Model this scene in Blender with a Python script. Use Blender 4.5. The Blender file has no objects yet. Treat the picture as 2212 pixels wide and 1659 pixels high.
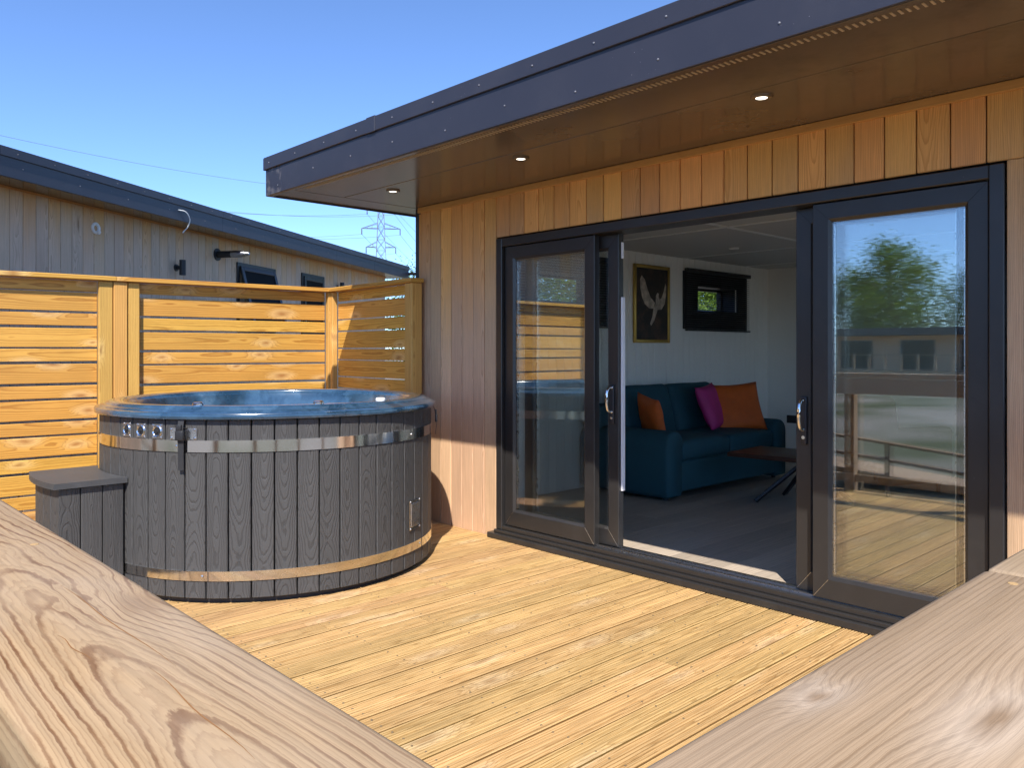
import bpy, bmesh, math, random
import numpy as np
from mathutils import Vector, Matrix
random.seed(7); rng = np.random.default_rng(7)
sc = bpy.context.scene
col = sc.collection
R = math.radians

# ------------------------------------------------------------------ camera
PF, PCX, PHY, CAMH, YAW = 1732.0, 1106.0, 757.0, 1.31, R(46.8)     # measured on a 2212 x 1659 view of the photo
cam = bpy.data.cameras.new('camera'); cam_o = bpy.data.objects.new('camera', cam); col.objects.link(cam_o)
cam.sensor_fit = 'HORIZONTAL'; cam.sensor_width = 36; cam.lens = 36 * PF / 2212
cam.shift_y = -(829.5 - PHY) / 2212
cam.clip_start = 0.02; cam.clip_end = 5000
cam_o.location = (0, 0, CAMH); cam_o.rotation_euler = (math.pi / 2, 0, YAW)
sc.camera = cam_o

# ------------------------------------------------------------------ sky, sun, exposure
SUN_EL, SUN_AZ = R(49), R(136.5)        # azimuth of the sun measured clockwise from +Y
to_sun = Vector((math.sin(SUN_AZ) * math.cos(SUN_EL), math.cos(SUN_AZ) * math.cos(SUN_EL), math.sin(SUN_EL)))
world = bpy.data.worlds.new('World'); sc.world = world; world.use_nodes = True
wn = world.node_tree.nodes; wl = world.node_tree.links
sky = wn.new('ShaderNodeTexSky'); sky.sky_type = 'NISHITA'; sky.sun_disc = False
sky.sun_elevation = SUN_EL; sky.sun_rotation = SUN_AZ
sky.altitude = 50; sky.air_density = 0.55; sky.dust_density = 0.1; sky.ozone_density = 7.0
bg = wn['Background']; bg.inputs['Strength'].default_value = 0.122
wl.new(sky.outputs['Color'], bg.inputs['Color'])
sun = bpy.data.lights.new('sun', 'SUN'); sun.energy = 3.0; sun.angle = R(0.5); sun.color = (1.0, 0.95, 0.87)
sun_o = bpy.data.objects.new('sun', sun); col.objects.link(sun_o)
sun_o.rotation_euler = to_sun.to_track_quat('Z', 'Y').to_euler(); sun_o.location = to_sun * 60
sc.view_settings.view_transform = 'Standard'; sc.view_settings.look = 'None'
sc.view_settings.gamma = 1.0; sc.view_settings.exposure = 1.4; sc.view_settings.use_curve_mapping = False
sc.render.engine = 'CYCLES'
sc.cycles.max_bounces = 10; sc.cycles.diffuse_bounces = 6; sc.cycles.glossy_bounces = 5
sc.cycles.transparent_max_bounces = 24; sc.cycles.transmission_bounces = 6
sc.cycles.sample_clamp_indirect = 6.0

# ------------------------------------------------------------------ measuring helpers (pixel of the photo -> direction)
c_d = Vector((-math.sin(YAW), math.cos(YAW), 0)); c_r = Vector((math.cos(YAW), math.sin(YAW), 0)); c_u = Vector((0, 0, 1))
CAM = Vector((0, 0, CAMH))
def ray(x, y): return c_d + c_r * ((x - PCX) / PF) + c_u * ((PHY - y) / PF)
def at(x, y, X=None, Y=None, Z=None):
    v = ray(x, y)
    t = X / v.x if X is not None else (Y / v.y if Y is not None else (Z - CAMH) / v.z)
    return CAM + v * t

# ------------------------------------------------------------------ node helpers
class NT:
    def __init__(s, name):
        s.m = bpy.data.materials.new(name); s.m.use_nodes = True; s.t = s.m.node_tree
        s.t.nodes.clear(); s.out = s.t.nodes.new('ShaderNodeOutputMaterial')
    def new(s, typ, **kw):
        n = s.t.nodes.new(typ)
        for k, v in kw.items(): setattr(n, k, v)
        return n
    def put(s, sock, v):
        if isinstance(v, bpy.types.NodeSocket): s.t.links.new(v, sock)
        else: sock.default_value = v
    def m1(s, op, a, b=0.0, c=0.0, clamp=False):
        n = s.new('ShaderNodeMath', operation=op, use_clamp=clamp)
        s.put(n.inputs[0], a); s.put(n.inputs[1], b); s.put(n.inputs[2], c); return n.outputs[0]
    def xyz(s, x, y, z):
        n = s.new('ShaderNodeCombineXYZ'); s.put(n.inputs[0], x); s.put(n.inputs[1], y); s.put(n.inputs[2], z); return n.outputs[0]
    def noise(s, vec, scale=1.0, detail=2.0, rough=0.5):
        n = s.new('ShaderNodeTexNoise'); s.put(n.inputs['Vector'], vec); n.inputs['Scale'].default_value = scale
        n.inputs['Detail'].default_value = detail; n.inputs['Roughness'].default_value = rough; return n.outputs['Fac']
    def ramp(s, fac, stops, interp='LINEAR'):
        n = s.new('ShaderNodeValToRGB'); cr = n.color_ramp; cr.interpolation = interp
        while len(cr.elements) < len(stops): cr.elements.new(0.5)
        for e, (p, c) in zip(cr.elements, stops):
            e.position = p; e.color = (c, c, c, 1) if isinstance(c, (int, float)) else (*c, 1)
        s.put(n.inputs[0], fac); return n.outputs[0]
    def mix(s, f, a, b, blend='MIX'):
        n = s.new('ShaderNodeMix', data_type='RGBA', blend_type=blend)
        s.put(n.inputs[0], f)
        for i, v in ((6, a), (7, b)):
            s.put(n.inputs[i], (*v, 1) if isinstance(v, tuple) and len(v) == 3 else v)
        return n.outputs[2]
    def hsv(s, c, h, sat, v):
        n = s.new('ShaderNodeHueSaturation'); s.put(n.inputs['Color'], c); s.put(n.inputs['Hue'], h)
        s.put(n.inputs['Saturation'], sat); s.put(n.inputs['Value'], v); return n.outputs[0]
    def bsdf(s, color, rough=0.5, metal=0.0, height=None, bump=0.3, dist=0.002, spec=0.5, coat=0.0, emit=None):
        n = s.new('ShaderNodeBsdfPrincipled')
        s.put(n.inputs['Base Color'], (*color, 1) if isinstance(color, tuple) else color)
        s.put(n.inputs['Roughness'], rough); n.inputs['Metallic'].default_value = metal
        n.inputs['Specular IOR Level'].default_value = spec
        if coat: n.inputs['Coat Weight'].default_value = coat; n.inputs['Coat Roughness'].default_value = 0.05
        if height is not None:
            b = s.new('ShaderNodeBump'); b.inputs['Strength'].default_value = bump; b.inputs['Distance'].default_value = dist
            s.put(b.inputs['Height'], height); s.t.links.new(b.outputs[0], n.inputs['Normal'])
        if emit:
            n.inputs['Emission Color'].default_value = (*emit[0], 1); n.inputs['Emission Strength'].default_value = emit[1]
        s.t.links.new(n.outputs[0], s.out.inputs[0]); return n
    def obj(s):
        n = s.new('ShaderNodeTexCoord'); sp = s.new('ShaderNodeSeparateXYZ'); s.t.links.new(n.outputs['Object'], sp.inputs[0])
        return n.outputs['Object'], sp.outputs[0], sp.outputs[1], sp.outputs[2]
    def rnd(s): return s.new('ShaderNodeObjectInfo').outputs['Random']

def wood(name, light, dark, freq=110, d0=0.03, tilt=0.07, ywid=0.08, ring=0.7, fiber=0.25, knot=0.0, kxy=(2.2, 9.0),
         kcol=(0.16, 0.07, 0.025), rough=0.6, bump=0.35, dist=0.002, varv=0.16, hue=0.012, grey=None, greyamt=0.0,
         wobx=1.3, prof=((0, 0.0), (0.55, 0.25), (0.9, 1.0), (1.0, 0.0)), khalo=None, invert=False, blot=0.12, spec=0.35, slope=0.0, per=1.0, off=None, knd=0.05, kst=0.85, wv=1.0, streak=0.0, fresh=None, fz=(1.5, 2.35), yoff=0.0, jag=0.0, fine=0.0):
    """plain-sawn board: growth rings of a trunk whose axis wanders under the face, knots the grain flows round, fibre"""
    s = NT(name); P, x, y, z = s.obj(); rn = s.rnd()
    seed = s.m1('MULTIPLY', rn, 61.7); r2 = s.m1('FRACT', s.m1('MULTIPLY', rn, 7.31)); r3 = s.m1('FRACT', s.m1('MULTIPLY', rn, 23.9))
    xo = s.m1('ADD', x, s.m1('MULTIPLY', seed, 3.1))
    wob = s.m1('SUBTRACT', s.noise(s.xyz(s.m1('MULTIPLY', xo, wobx), s.m1('MULTIPLY', y, 3.0), seed), 1, 3), 0.5)
    wob2 = s.m1('SUBTRACT', s.noise(s.xyz(s.m1('MULTIPLY', xo, 5.0), s.m1('MULTIPLY', y, 34.0), seed), 1, 3, 0.6), 0.5)
    zz = s.m1('ADD', s.m1('ADD', z, d0), s.m1('MULTIPLY', wob, tilt))
    if slope:
        zz = s.m1('ADD', zz, s.m1('MULTIPLY', s.m1('PINGPONG', s.m1('ADD', x, off if off is not None else s.m1('MULTIPLY', seed, 3.1)), per), slope))
    yy = s.m1('ADD', s.m1('ADD', y, s.m1('MULTIPLY', s.m1('SUBTRACT', r2, 0.5), ywid)), s.m1('MULTIPLY', wob2, 0.008 * wv))
    if yoff: yy = s.m1('ADD', yy, yoff)
    rad = s.m1('SQRT', s.m1('ADD', s.m1('MULTIPLY', yy, yy), s.m1('MULTIPLY', zz, zz)))
    rg = s.m1('ADD', s.m1('MULTIPLY', rad, freq), s.m1('MULTIPLY', wob2, 0.7 * wv))
    km = halo = None
    if knot > 0:
        v = s.new('ShaderNodeTexVoronoi', voronoi_dimensions='2D', feature='F1')
        warp = s.m1('MULTIPLY', wob2, 0.25)
        s.put(v.inputs['Vector'], s.xyz(s.m1('ADD', s.m1('MULTIPLY', xo, kxy[0]), warp), s.m1('ADD', s.m1('ADD', s.m1('MULTIPLY', y, kxy[1]), s.m1('MULTIPLY', seed, 7.7)), warp), 0.0))
        v.inputs['Scale'].default_value = 1.0; v.inputs['Randomness'].default_value = 0.55
        sp = s.new('ShaderNodeSeparateColor'); s.put(sp.inputs[0], v.outputs['Color'])
        gate = s.m1('LESS_THAN', sp.outputs[0], knot)
        kd = v.outputs['Distance']
        size = s.m1('ADD', knd, s.m1('MULTIPLY', sp.outputs[1], knd * 1.8))
        q = s.m1('DIVIDE', kd, size)
        km = s.m1('MULTIPLY', gate, s.m1('SUBTRACT', 1.25, q, clamp=True))
        halo = s.m1('MULTIPLY', gate, s.m1('POWER', 2.7, s.m1('MULTIPLY', s.m1('MULTIPLY', q, q), -0.22)))
        halo = s.m1('MULTIPLY', halo, s.m1('DIVIDE', s.m1('SUBTRACT', 0.44, kd), 0.2, clamp=True))
        rg = s.m1('ADD', rg, s.m1('MULTIPLY', halo, 3.2))
    if jag: rg = s.m1('ADD', rg, s.m1('MULTIPLY', s.m1('SUBTRACT', s.noise(s.xyz(s.m1('MULTIPLY', xo, 70.0), s.m1('MULTIPLY', y, 240.0), seed), 1, 3, 0.7), 0.5), jag))
    fr = s.m1('FRACT', rg)
    pr = s.ramp(fr, prof)
    fib = s.noise(s.xyz(s.m1('MULTIPLY', xo, 5.0), s.m1('MULTIPLY', y, 260.0), s.m1('MULTIPLY', z, 260.0)), 1, 3, 0.6)
    bl = s.noise(s.xyz(s.m1('MULTIPLY', xo, 2.5), s.m1('MULTIPLY', y, 9.0), seed), 1, 4, 0.6)
    if fine:
        f3 = s.ramp(s.m1('FRACT', s.m1('ADD', s.m1('MULTIPLY', rg, 3.0), s.m1('MULTIPLY', fib, 1.2))), ((0, 0.0), (0.6, 0.2), (0.85, 1.0), (1.0, 0.0)))
        vary = s.noise(s.xyz(s.m1('MULTIPLY', xo, 7.0), s.m1('MULTIPLY', y, 25.0), seed), 1, 3, 0.6)
        pr = s.m1('MAXIMUM', s.m1('MULTIPLY', pr, s.ramp(vary, ((0.30, 0.35), (0.60, 1.0)))), s.m1('MULTIPLY', f3, fine))
    c = s.mix(s.m1('MULTIPLY', pr, ring), light, dark)
    if khalo: c = s.mix(s.m1('MULTIPLY', halo, 0.55), c, khalo)
    if km is not None: c = s.mix(s.m1('MULTIPLY', km, kst), c, kcol)
    if grey:
        gm = s.ramp(bl, ((0.35, 0.0), (0.68, 1.0)))
        c = s.mix(s.m1('MULTIPLY', gm, greyamt), c, grey)
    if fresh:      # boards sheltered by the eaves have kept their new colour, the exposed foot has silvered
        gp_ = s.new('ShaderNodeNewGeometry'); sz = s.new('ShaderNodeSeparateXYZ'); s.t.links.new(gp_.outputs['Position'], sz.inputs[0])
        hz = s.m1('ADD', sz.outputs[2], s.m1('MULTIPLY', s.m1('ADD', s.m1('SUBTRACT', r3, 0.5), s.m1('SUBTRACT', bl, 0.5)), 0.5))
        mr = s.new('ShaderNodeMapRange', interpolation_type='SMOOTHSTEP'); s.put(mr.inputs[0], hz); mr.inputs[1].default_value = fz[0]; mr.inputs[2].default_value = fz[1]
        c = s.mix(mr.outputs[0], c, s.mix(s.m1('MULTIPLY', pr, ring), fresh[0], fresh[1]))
    if streak:
        st = s.noise(s.xyz(s.m1('MULTIPLY', xo, 2.2), s.m1('MULTIPLY', y, 75.0), seed), 1, 4, 0.65)
        c = s.hsv(c, 0.5, 1.0, s.m1('ADD', 1.0, s.m1('MULTIPLY', s.m1('SUBTRACT', st, 0.5), streak * 2)))
    val = s.m1('ADD', 1.0, s.m1('ADD', s.m1('MULTIPLY', s.m1('SUBTRACT', r3, 0.5), varv), s.m1('ADD', s.m1('MULTIPLY', s.m1('SUBTRACT', fib, 0.5), fiber * 2), s.m1('MULTIPLY', s.m1('SUBTRACT', bl, 0.5), blot * 2))))
    c = s.hsv(c, s.m1('ADD', 0.5, s.m1('MULTIPLY', s.m1('SUBTRACT', r2, 0.5), hue * 2)), 1.0, val)
    h = s.m1('ADD', s.m1('MULTIPLY', pr, -0.6 if not invert else 0.6), s.m1('MULTIPLY', fib, 0.5))
    s.bsdf(c, rough, height=h, bump=bump, dist=dist, spec=spec)
    return s.m

def plain(name, color, rough=0.5, metal=0.0, speck=0.0, speckcol=(0.5, 0.5, 0.5), var=0.08, scale=6.0, bump=0.0, spec=0.5, coat=0.0, emit=None, dust=None, dustamt=0.0):
    s = NT(name); P, x, y, z = s.obj(); rn = s.rnd()
    v = s.new('ShaderNodeVectorMath', operation='ADD'); s.put(v.inputs[0], P); s.put(v.inputs[1], s.xyz(s.m1('MULTIPLY', rn, 31.0), s.m1('MULTIPLY', rn, 17.0), 0.0)); P = v.outputs[0]
    n = s.noise(P, scale, 5, 0.6)
    c = s.hsv((*color, 1), 0.5, 1.0, s.m1('ADD', 1.0, s.m1('MULTIPLY', s.m1('SUBTRACT', n, 0.5), var * 4)))
    if dust: c = s.mix(s.m1('MULTIPLY', s.ramp(s.noise(P, scale * 0.6, 6, 0.7), ((0.5, 0.0), (0.75, 1.0))), dustamt), c, dust)
    if speck > 0:
        sp = s.ramp(s.noise(P, 120, 2, 0.5), ((0.78 - speck, 0.0), (0.82 - speck, 1.0)))
        c = s.mix(s.m1('MULTIPLY', sp, s.ramp(n, ((0.5, 0.0), (0.62, 0.9)))), c, speckcol)
    rr = s.m1('ADD', rough, s.m1('MULTIPLY', s.m1('SUBTRACT', n, 0.5), 0.12))
    s.bsdf(c, rr, metal, height=s.noise(P, scale * 30, 3) if bump else None, bump=bump, spec=spec, coat=coat, emit=emit)
    return s.m

def glass(name, ior=1.75, tint=(0.965, 0.98, 0.975)):
    s = NT(name); g = s.new('ShaderNodeNewGeometry'); f = s.new('ShaderNodeFresnel')
    k = s.m1('ADD', ior, s.m1('MULTIPLY', g.outputs['Backfacing'], 1.0 / ior - ior)); s.put(f.inputs['IOR'], k)
    t = s.new('ShaderNodeBsdfTransparent'); t.inputs[0].default_value = (*tint, 1)
    gl = s.new('ShaderNodeBsdfGlossy'); gl.inputs['Roughness'].default_value = 0.0; gl.inputs['Color'].default_value = (1, 1, 1, 1)
    mx = s.new('ShaderNodeMixShader'); s.put(mx.inputs[0], f.outputs[0]); s.t.links.new(t.outputs[0], mx.inputs[1]); s.t.links.new(gl.outputs[0], mx.inputs[2])
    s.t.links.new(mx.outputs[0], s.out.inputs[0]); return s.m

def leafmat(name, c, c2):
    s = NT(name); P, x, y, z = s.obj(); rn = s.rnd()
    n = s.noise(P, 1.6, 3); col_ = s.mix(s.ramp(n, ((0.35, 0.0), (0.65, 1.0))), c, c2)
    d = s.new('ShaderNodeBsdfDiffuse'); s.put(d.inputs[0], col_); t = s.new('ShaderNodeBsdfTranslucent'); s.put(t.inputs[0], col_)
    mx = s.new('ShaderNodeMixShader'); mx.inputs[0].default_value = 0.35
    s.t.links.new(d.outputs[0], mx.inputs[1]); s.t.links.new(t.outputs[0], mx.inputs[2]); s.t.links.new(mx.outputs[0], s.out.inputs[0]); return s.m

def marble_acrylic(name):
    s = NT(name); P, x, y, z = s.obj()
    w = s.noise(P, 3.0, 6, 0.65); v2 = s.noise(s.xyz(s.m1('ADD', x, s.m1('MULTIPLY', w, 0.6)), s.m1('ADD', y, s.m1('MULTIPLY', w, 0.5)), z), 5.0, 5, 0.6)
    c = s.mix(s.ramp(v2, ((0.38, 0.0), (0.62, 1.0))), (0.012, 0.036, 0.066), (0.045, 0.10, 0.165))
    c = s.mix(s.ramp(v2, ((0.62, 0.0), (0.78, 0.4))), c, (0.30, 0.42, 0.55))
    s.bsdf(c, 0.16, coat=1.0, spec=0.8); return s.m

def gravel_grass(name):
    s = NT(name); P, x, y, z = s.obj()
    n = s.noise(P, 0.12, 4); f = s.noise(P, 40, 3); m = s.ramp(n, ((0.46, 0.0), (0.62, 1.0)))
    g = s.mix(f, (0.035, 0.050, 0.018), (0.085, 0.095, 0.04)); st = s.mix(f, (0.10, 0.09, 0.08), (0.33, 0.31, 0.29))
    s.bsdf(s.mix(m, st, g), 0.9, height=f, bump=0.6, dist=0.02, spec=0.2); return s.m

M = {}
M['deck'] = wood('deck_wood', (0.54, 0.345, 0.150), (0.26, 0.135, 0.040), freq=120, d0=0.03, tilt=0.06, ring=0.75, fiber=0.36, knot=0.40, kxy=(1.9, 6.0), kcol=(0.30, 0.16, 0.06), khalo=(0.66, 0.50, 0.30), varv=0.22, bump=0.4, rough=0.62, blot=0.16, hue=0.006, kst=0.7, streak=0.6)
M['deck_edge_shade'] = wood('deck_board_edge_shade', (0.25, 0.14, 0.05), (0.15, 0.075, 0.022), fiber=0.3, bump=0.3)
M['fence'] = wood('fence_wood', (0.60, 0.325, 0.066), (0.31, 0.122, 0.016), freq=75, d0=0.012, tilt=0.05, ring=0.75, fiber=0.14, knot=0.42, kxy=(2.6, 7.0), kcol=(0.34, 0.15, 0.035), khalo=(0.80, 0.56, 0.25), varv=0.16, bump=0.25, rough=0.5, blot=0.14, hue=0.006, slope=0.02, per=1.2, knd=0.065, streak=0.12)
M['post'] = wood('fence_post_wood', (0.57, 0.325, 0.085), (0.33, 0.145, 0.028), freq=90, d0=0.03, tilt=0.05, ring=0.6, fiber=0.16, knot=0.30, kxy=(2.2, 7.0), kcol=(0.30, 0.14, 0.04), khalo=(0.74, 0.50, 0.20), varv=0.16, hue=0.006, bump=0.25, streak=0.15)
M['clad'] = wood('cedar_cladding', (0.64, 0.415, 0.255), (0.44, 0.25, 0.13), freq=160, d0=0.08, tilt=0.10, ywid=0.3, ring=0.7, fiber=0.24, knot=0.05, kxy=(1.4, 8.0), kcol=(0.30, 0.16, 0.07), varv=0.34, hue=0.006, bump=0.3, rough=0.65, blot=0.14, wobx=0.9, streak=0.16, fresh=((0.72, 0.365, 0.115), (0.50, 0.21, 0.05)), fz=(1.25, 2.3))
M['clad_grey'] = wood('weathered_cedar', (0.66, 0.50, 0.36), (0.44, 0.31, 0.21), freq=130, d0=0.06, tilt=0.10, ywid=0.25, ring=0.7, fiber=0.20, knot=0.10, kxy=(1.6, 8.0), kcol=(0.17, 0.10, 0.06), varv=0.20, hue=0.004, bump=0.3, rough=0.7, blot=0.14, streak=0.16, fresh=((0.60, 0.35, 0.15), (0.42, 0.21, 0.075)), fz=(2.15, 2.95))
M['trim'] = wood('cedar_trim', (0.50, 0.25, 0.08), (0.40, 0.17, 0.045), freq=200, d0=0.2, tilt=0.05, ring=0.3, fiber=0.2, bump=0.15)
M['rail'] = wood('rail_wood_cathedral', (0.40, 0.265, 0.140), (0.135, 0.050, 0.010), freq=155, d0=0.004, tilt=0.020, ywid=0.02, ring=1.0, fiber=0.30, knot=0.06, kxy=(2.4, 5.0), kcol=(0.22, 0.12, 0.05), varv=0.04, hue=0.002, bump=0.4, dist=0.0010, grey=(0.30, 0.235, 0.17), greyamt=0.6, wobx=5.0, prof=((0, 0.0), (0.60, 0.03), (0.76, 0.95), (0.88, 0.85), (0.95, 0.0)), blot=0.26, slope=0.045, per=1.7, off=-1.12, wv=0.6, streak=0.12, jag=0.28, fine=0.30)
M['rail2'] = wood('rail_wood_silvered', (0.36, 0.25, 0.15), (0.165, 0.095, 0.045), freq=190, d0=0.05, tilt=0.02, ywid=0.06, yoff=0.17, ring=0.8, fiber=0.26, knot=0.55, kxy=(3.0, 6.5), kcol=(0.20, 0.12, 0.06), khalo=(0.62, 0.52, 0.42), varv=0.06, hue=0.003, bump=0.4, dist=0.0010, grey=(0.315, 0.235, 0.165), greyamt=0.6, wobx=2.0, prof=((0, 0.0), (0.60, 0.1), (0.82, 0.8), (0.92, 0.7), (1.0, 0.0)), blot=0.30, wv=0.6, streak=0.22, knd=0.035, jag=0.3, fine=0.35)
M['wpc'] = wood('embossed_composite', (0.068, 0.066, 0.065), (0.046, 0.044, 0.043), freq=150, d0=0.004, tilt=0.035, ywid=0.03, ring=0.8, fiber=0.18, varv=0.16, hue=0.0, bump=0.7, dist=0.003, rough=0.52, wobx=4.0, prof=((0, 0.0), (0.60, 0.0), (0.78, 1.0), (0.90, 1.0), (1.0, 0.0)), blot=0.08, spec=0.4, slope=0.085, per=0.75, wv=1.5)
M['planks'] = wood('grey_laminate', (0.45, 0.37, 0.29), (0.29, 0.235, 0.18), freq=60, d0=0.05, tilt=0.05, ring=0.6, fiber=0.2, varv=0.26, hue=0.0, bump=0.08, rough=0.38, streak=0.15)
M['table_wood'] = wood('dark_table_wood', (0.075, 0.035, 0.020), (0.04, 0.018, 0.010), freq=70, ring=0.5, fiber=0.2, bump=0.1, rough=0.35)
M['fascia'] = plain('anthracite_fascia', (0.027, 0.027, 0.038), 0.40, speck=0.03, speckcol=(0.45, 0.42, 0.42), var=0.06, scale=2.5, dust=(0.08, 0.075, 0.08), dustamt=0.25)
M['soffit'] = plain('brown_soffit', (0.145, 0.105, 0.072), 0.18, var=0.12, scale=2.0, dust=(0.055, 0.038, 0.025), dustamt=0.75)
M['vent'] = plain('soffit_vent', (0.48, 0.37, 0.24), 0.5)
M['scuffed'] = plain('scuffed_fascia', (0.027, 0.027, 0.038), 0.42, speck=0.06, speckcol=(0.45, 0.42, 0.42), var=0.06, scale=9.0, dust=(0.30, 0.27, 0.26), dustamt=0.9)
M['frame'] = plain('anthracite_frame', (0.024, 0.022, 0.021), 0.34, speck=0.02, speckcol=(0.4, 0.38, 0.35), var=0.06, scale=5.0, dust=(0.07, 0.064, 0.058), dustamt=0.25)
M['black'] = plain('matt_black', (0.018, 0.018, 0.020), 0.5)
M['corner'] = plain('corner_trim', (0.028, 0.030, 0.038), 0.45)
M['gasket'] = plain('rubber_gasket', (0.008, 0.008, 0.008), 0.7)
M['cav'] = plain('dark_cavity', (0.02, 0.016, 0.012), 0.9)
M['chrome'] = plain('chrome', (0.80, 0.80, 0.80), 0.08, metal=1.0, var=0.01)
M['steel'] = plain('polished_steel_band', (0.72, 0.70, 0.67), 0.10, metal=1.0, var=0.03, scale=12)
M['brushed'] = plain('brushed_steel', (0.62, 0.62, 0.63), 0.28, metal=1.0, var=0.04, scale=30)
M['alu'] = plain('white_aluminium', (0.72, 0.72, 0.74), 0.35, var=0.02)
M['glass'] = glass('door_glass', 1.9); M['window_glass'] = glass('window_glass', 1.45, (0.95, 0.96, 0.95))
M['acrylic'] = marble_acrylic('blue_marbled_acrylic')
M['water'] = plain('tub_water', (0.02, 0.12, 0.19), 0.04, spec=0.6)
M['white'] = plain('white_plastic', (0.75, 0.75, 0.74), 0.4)
M['strap'] = plain('black_webbing', (0.02, 0.02, 0.022), 0.6)
M['wallpaint'] = plain('interior_wall_paint', (0.86, 0.83, 0.76), 0.55, var=0.02)
M['ceil'] = plain('ceiling_board', (0.62, 0.60, 0.55), 0.6, var=0.02)
M['ceil_strip'] = plain('ceiling_strip', (0.90, 0.89, 0.85), 0.5, var=0.01)
M['teal'] = plain('teal_velvet', (0.011, 0.070, 0.092), 0.75, var=0.12, scale=9, bump=0.2)
M['orange'] = plain('orange_velvet', (0.62, 0.115, 0.012), 0.6, var=0.12, scale=9, bump=0.15)
M['pink'] = plain('pink_velvet', (0.50, 0.030, 0.19), 0.6, var=0.12, scale=9, bump=0.15)
M['chair'] = plain('brown_armchair_fabric', (0.035, 0.028, 0.026), 0.8, var=0.1, bump=0.2)
M['gold'] = plain('gilt_frame', (0.55, 0.36, 0.10), 0.32, metal=1.0, var=0.1, scale=30)
M['lens'] = plain('downlight_lens', (0.8, 0.78, 0.72), 0.4, emit=((1.0, 0.9, 0.75), 1.6))
M['blind'] = plain('black_blind_slat', (0.015, 0.015, 0.017), 0.35)
M['pylon'] = plain('galvanised_steel', (0.15, 0.155, 0.17), 0.6, var=0.05)
M['wire'] = plain('power_cable', (0.16, 0.18, 0.22), 0.6)
M['ground'] = gravel_grass('ground_cover')
M['foil'] = plain('foil_wrap', (0.36, 0.36, 0.38), 0.35, metal=1.0, var=0.25, scale=40, bump=0.5)
M['bark'] = plain('bark', (0.10, 0.075, 0.055), 0.9, var=0.3, scale=8, bump=0.5)
M['leaf_a'] = leafmat('birch_leaves', (0.11, 0.18, 0.025), (0.21, 0.31, 0.05))
M['leaf_b'] = leafmat('broad_leaves', (0.065, 0.12, 0.018), (0.14, 0.22, 0.04))
M['leaf_c'] = leafmat('conifer_needles', (0.016, 0.036, 0.012), (0.035, 0.065, 0.022))
M['ink'] = plain('black_ink', (0.02, 0.02, 0.02), 0.5)
M['bird'] = plain('painted_bird', (0.44, 0.36, 0.28), 0.6, var=0.6, scale=14)
def canvas():
    s = NT('painting_canvas'); P, x, y, z = s.obj(); n = s.noise(P, 7, 6, 0.7); n2 = s.noise(P, 16, 4, 0.6)
    c = s.mix(s.ramp(n, ((0.45, 0.0), (0.75, 1.0))), (0.018, 0.011, 0.007), (0.10, 0.055, 0.028))
    c = s.mix(s.ramp(n2, ((0.66, 0.0), (0.78, 0.7))), c, (0.35, 0.12, 0.03)); s.bsdf(c, 0.45); return s.m
M['canvas'] = canvas()

# ------------------------------------------------------------------ object helpers
WM = {}                                           # object -> matrix in its thing's frame
def link(name, me, mat, parent=None, mw=None):
    if me is not None and mat is not None and not me.materials: me.materials.append(mat)
    o = bpy.data.objects.new(name, me); col.objects.link(o)
    mw = mw if mw is not None else Matrix()
    if parent is not None:
        o.parent = parent; o.matrix_local = (WM[parent].inverted() @ mw) if parent in WM else mw
        WM[o] = mw
    else:
        o.matrix_world = mw; WM[o] = Matrix()
    return o
def thing(name, label, cat, loc=(0, 0, 0), rz=0.0, group=None):
    o = bpy.data.objects.new(name, None); col.objects.link(o); o.empty_display_size = 0.1
    o.location = loc; o.rotation_euler = (0, 0, rz); WM[o] = Matrix()
    tag(o, label, cat, group); return o
def tag(o, label, cat, group=None, kind=None):
    if label: o['label'] = label
    if cat: o['category'] = cat
    if group: o['group'] = group
    if kind: o['kind'] = kind
    return o
def T(x, y, z): return Matrix.Translation((x, y, z))
def fr(p, l=(1, 0, 0), w=(0, 1, 0)):
    l = Vector(l).normalized(); w = Vector(w); w = (w - l * w.dot(l)).normalized(); n = l.cross(w)
    m = Matrix((l, w, n)).transposed().to_4x4(); m.translation = Vector(p); return m
_mc = {}
def box_me(sx, sy, sz, bev=0.0, mat=None, seg=1):
    k = (round(sx, 4), round(sy, 4), round(sz, 4), round(bev, 4), mat.name if mat else '', seg)
    if k in _mc: return _mc[k]
    bm = bmesh.new(); bmesh.ops.create_cube(bm, size=1.0)
    for v in bm.verts: v.co = Vector((v.co.x * sx, v.co.y * sy, v.co.z * sz))
    if bev > 0: bmesh.ops.bevel(bm, geom=bm.edges[:], offset=min(bev, 0.45 * min(sx, sy, sz)), segments=seg, affect='EDGES', profile=0.6)
    me = bpy.data.meshes.new('box'); bm.to_mesh(me); bm.free()
    if seg > 1:
        for p in me.polygons: p.use_smooth = True
    if mat: me.materials.append(mat)
    _mc[k] = me; return me
def box(name, lo, hi, mat, parent=None, bev=0.0, seg=1):
    """axis-aligned box between two corners in the thing's frame"""
    s = [hi[i] - lo[i] for i in range(3)]; c = [(hi[i] + lo[i]) / 2 for i in range(3)]
    return link(name, box_me(*s, bev, mat, seg), mat, parent, T(*c))
def board(name, L, w, t, c, l, wd, mat, parent=None, bev=0.003):
    """length along l, width along wd, texture runs with the length"""
    return link(name, box_me(L, w, t, bev, mat), mat, parent, fr(c, l, wd))
def mesh(verts, faces, mat=None, smooth=False, name='mesh'):
    me = bpy.data.meshes.new(name); me.from_pydata([tuple(v) for v in verts], [], faces); me.update()
    if mat: me.materials.append(mat)
    if smooth:
        for p in me.polygons: p.use_smooth = True
    return me
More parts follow.
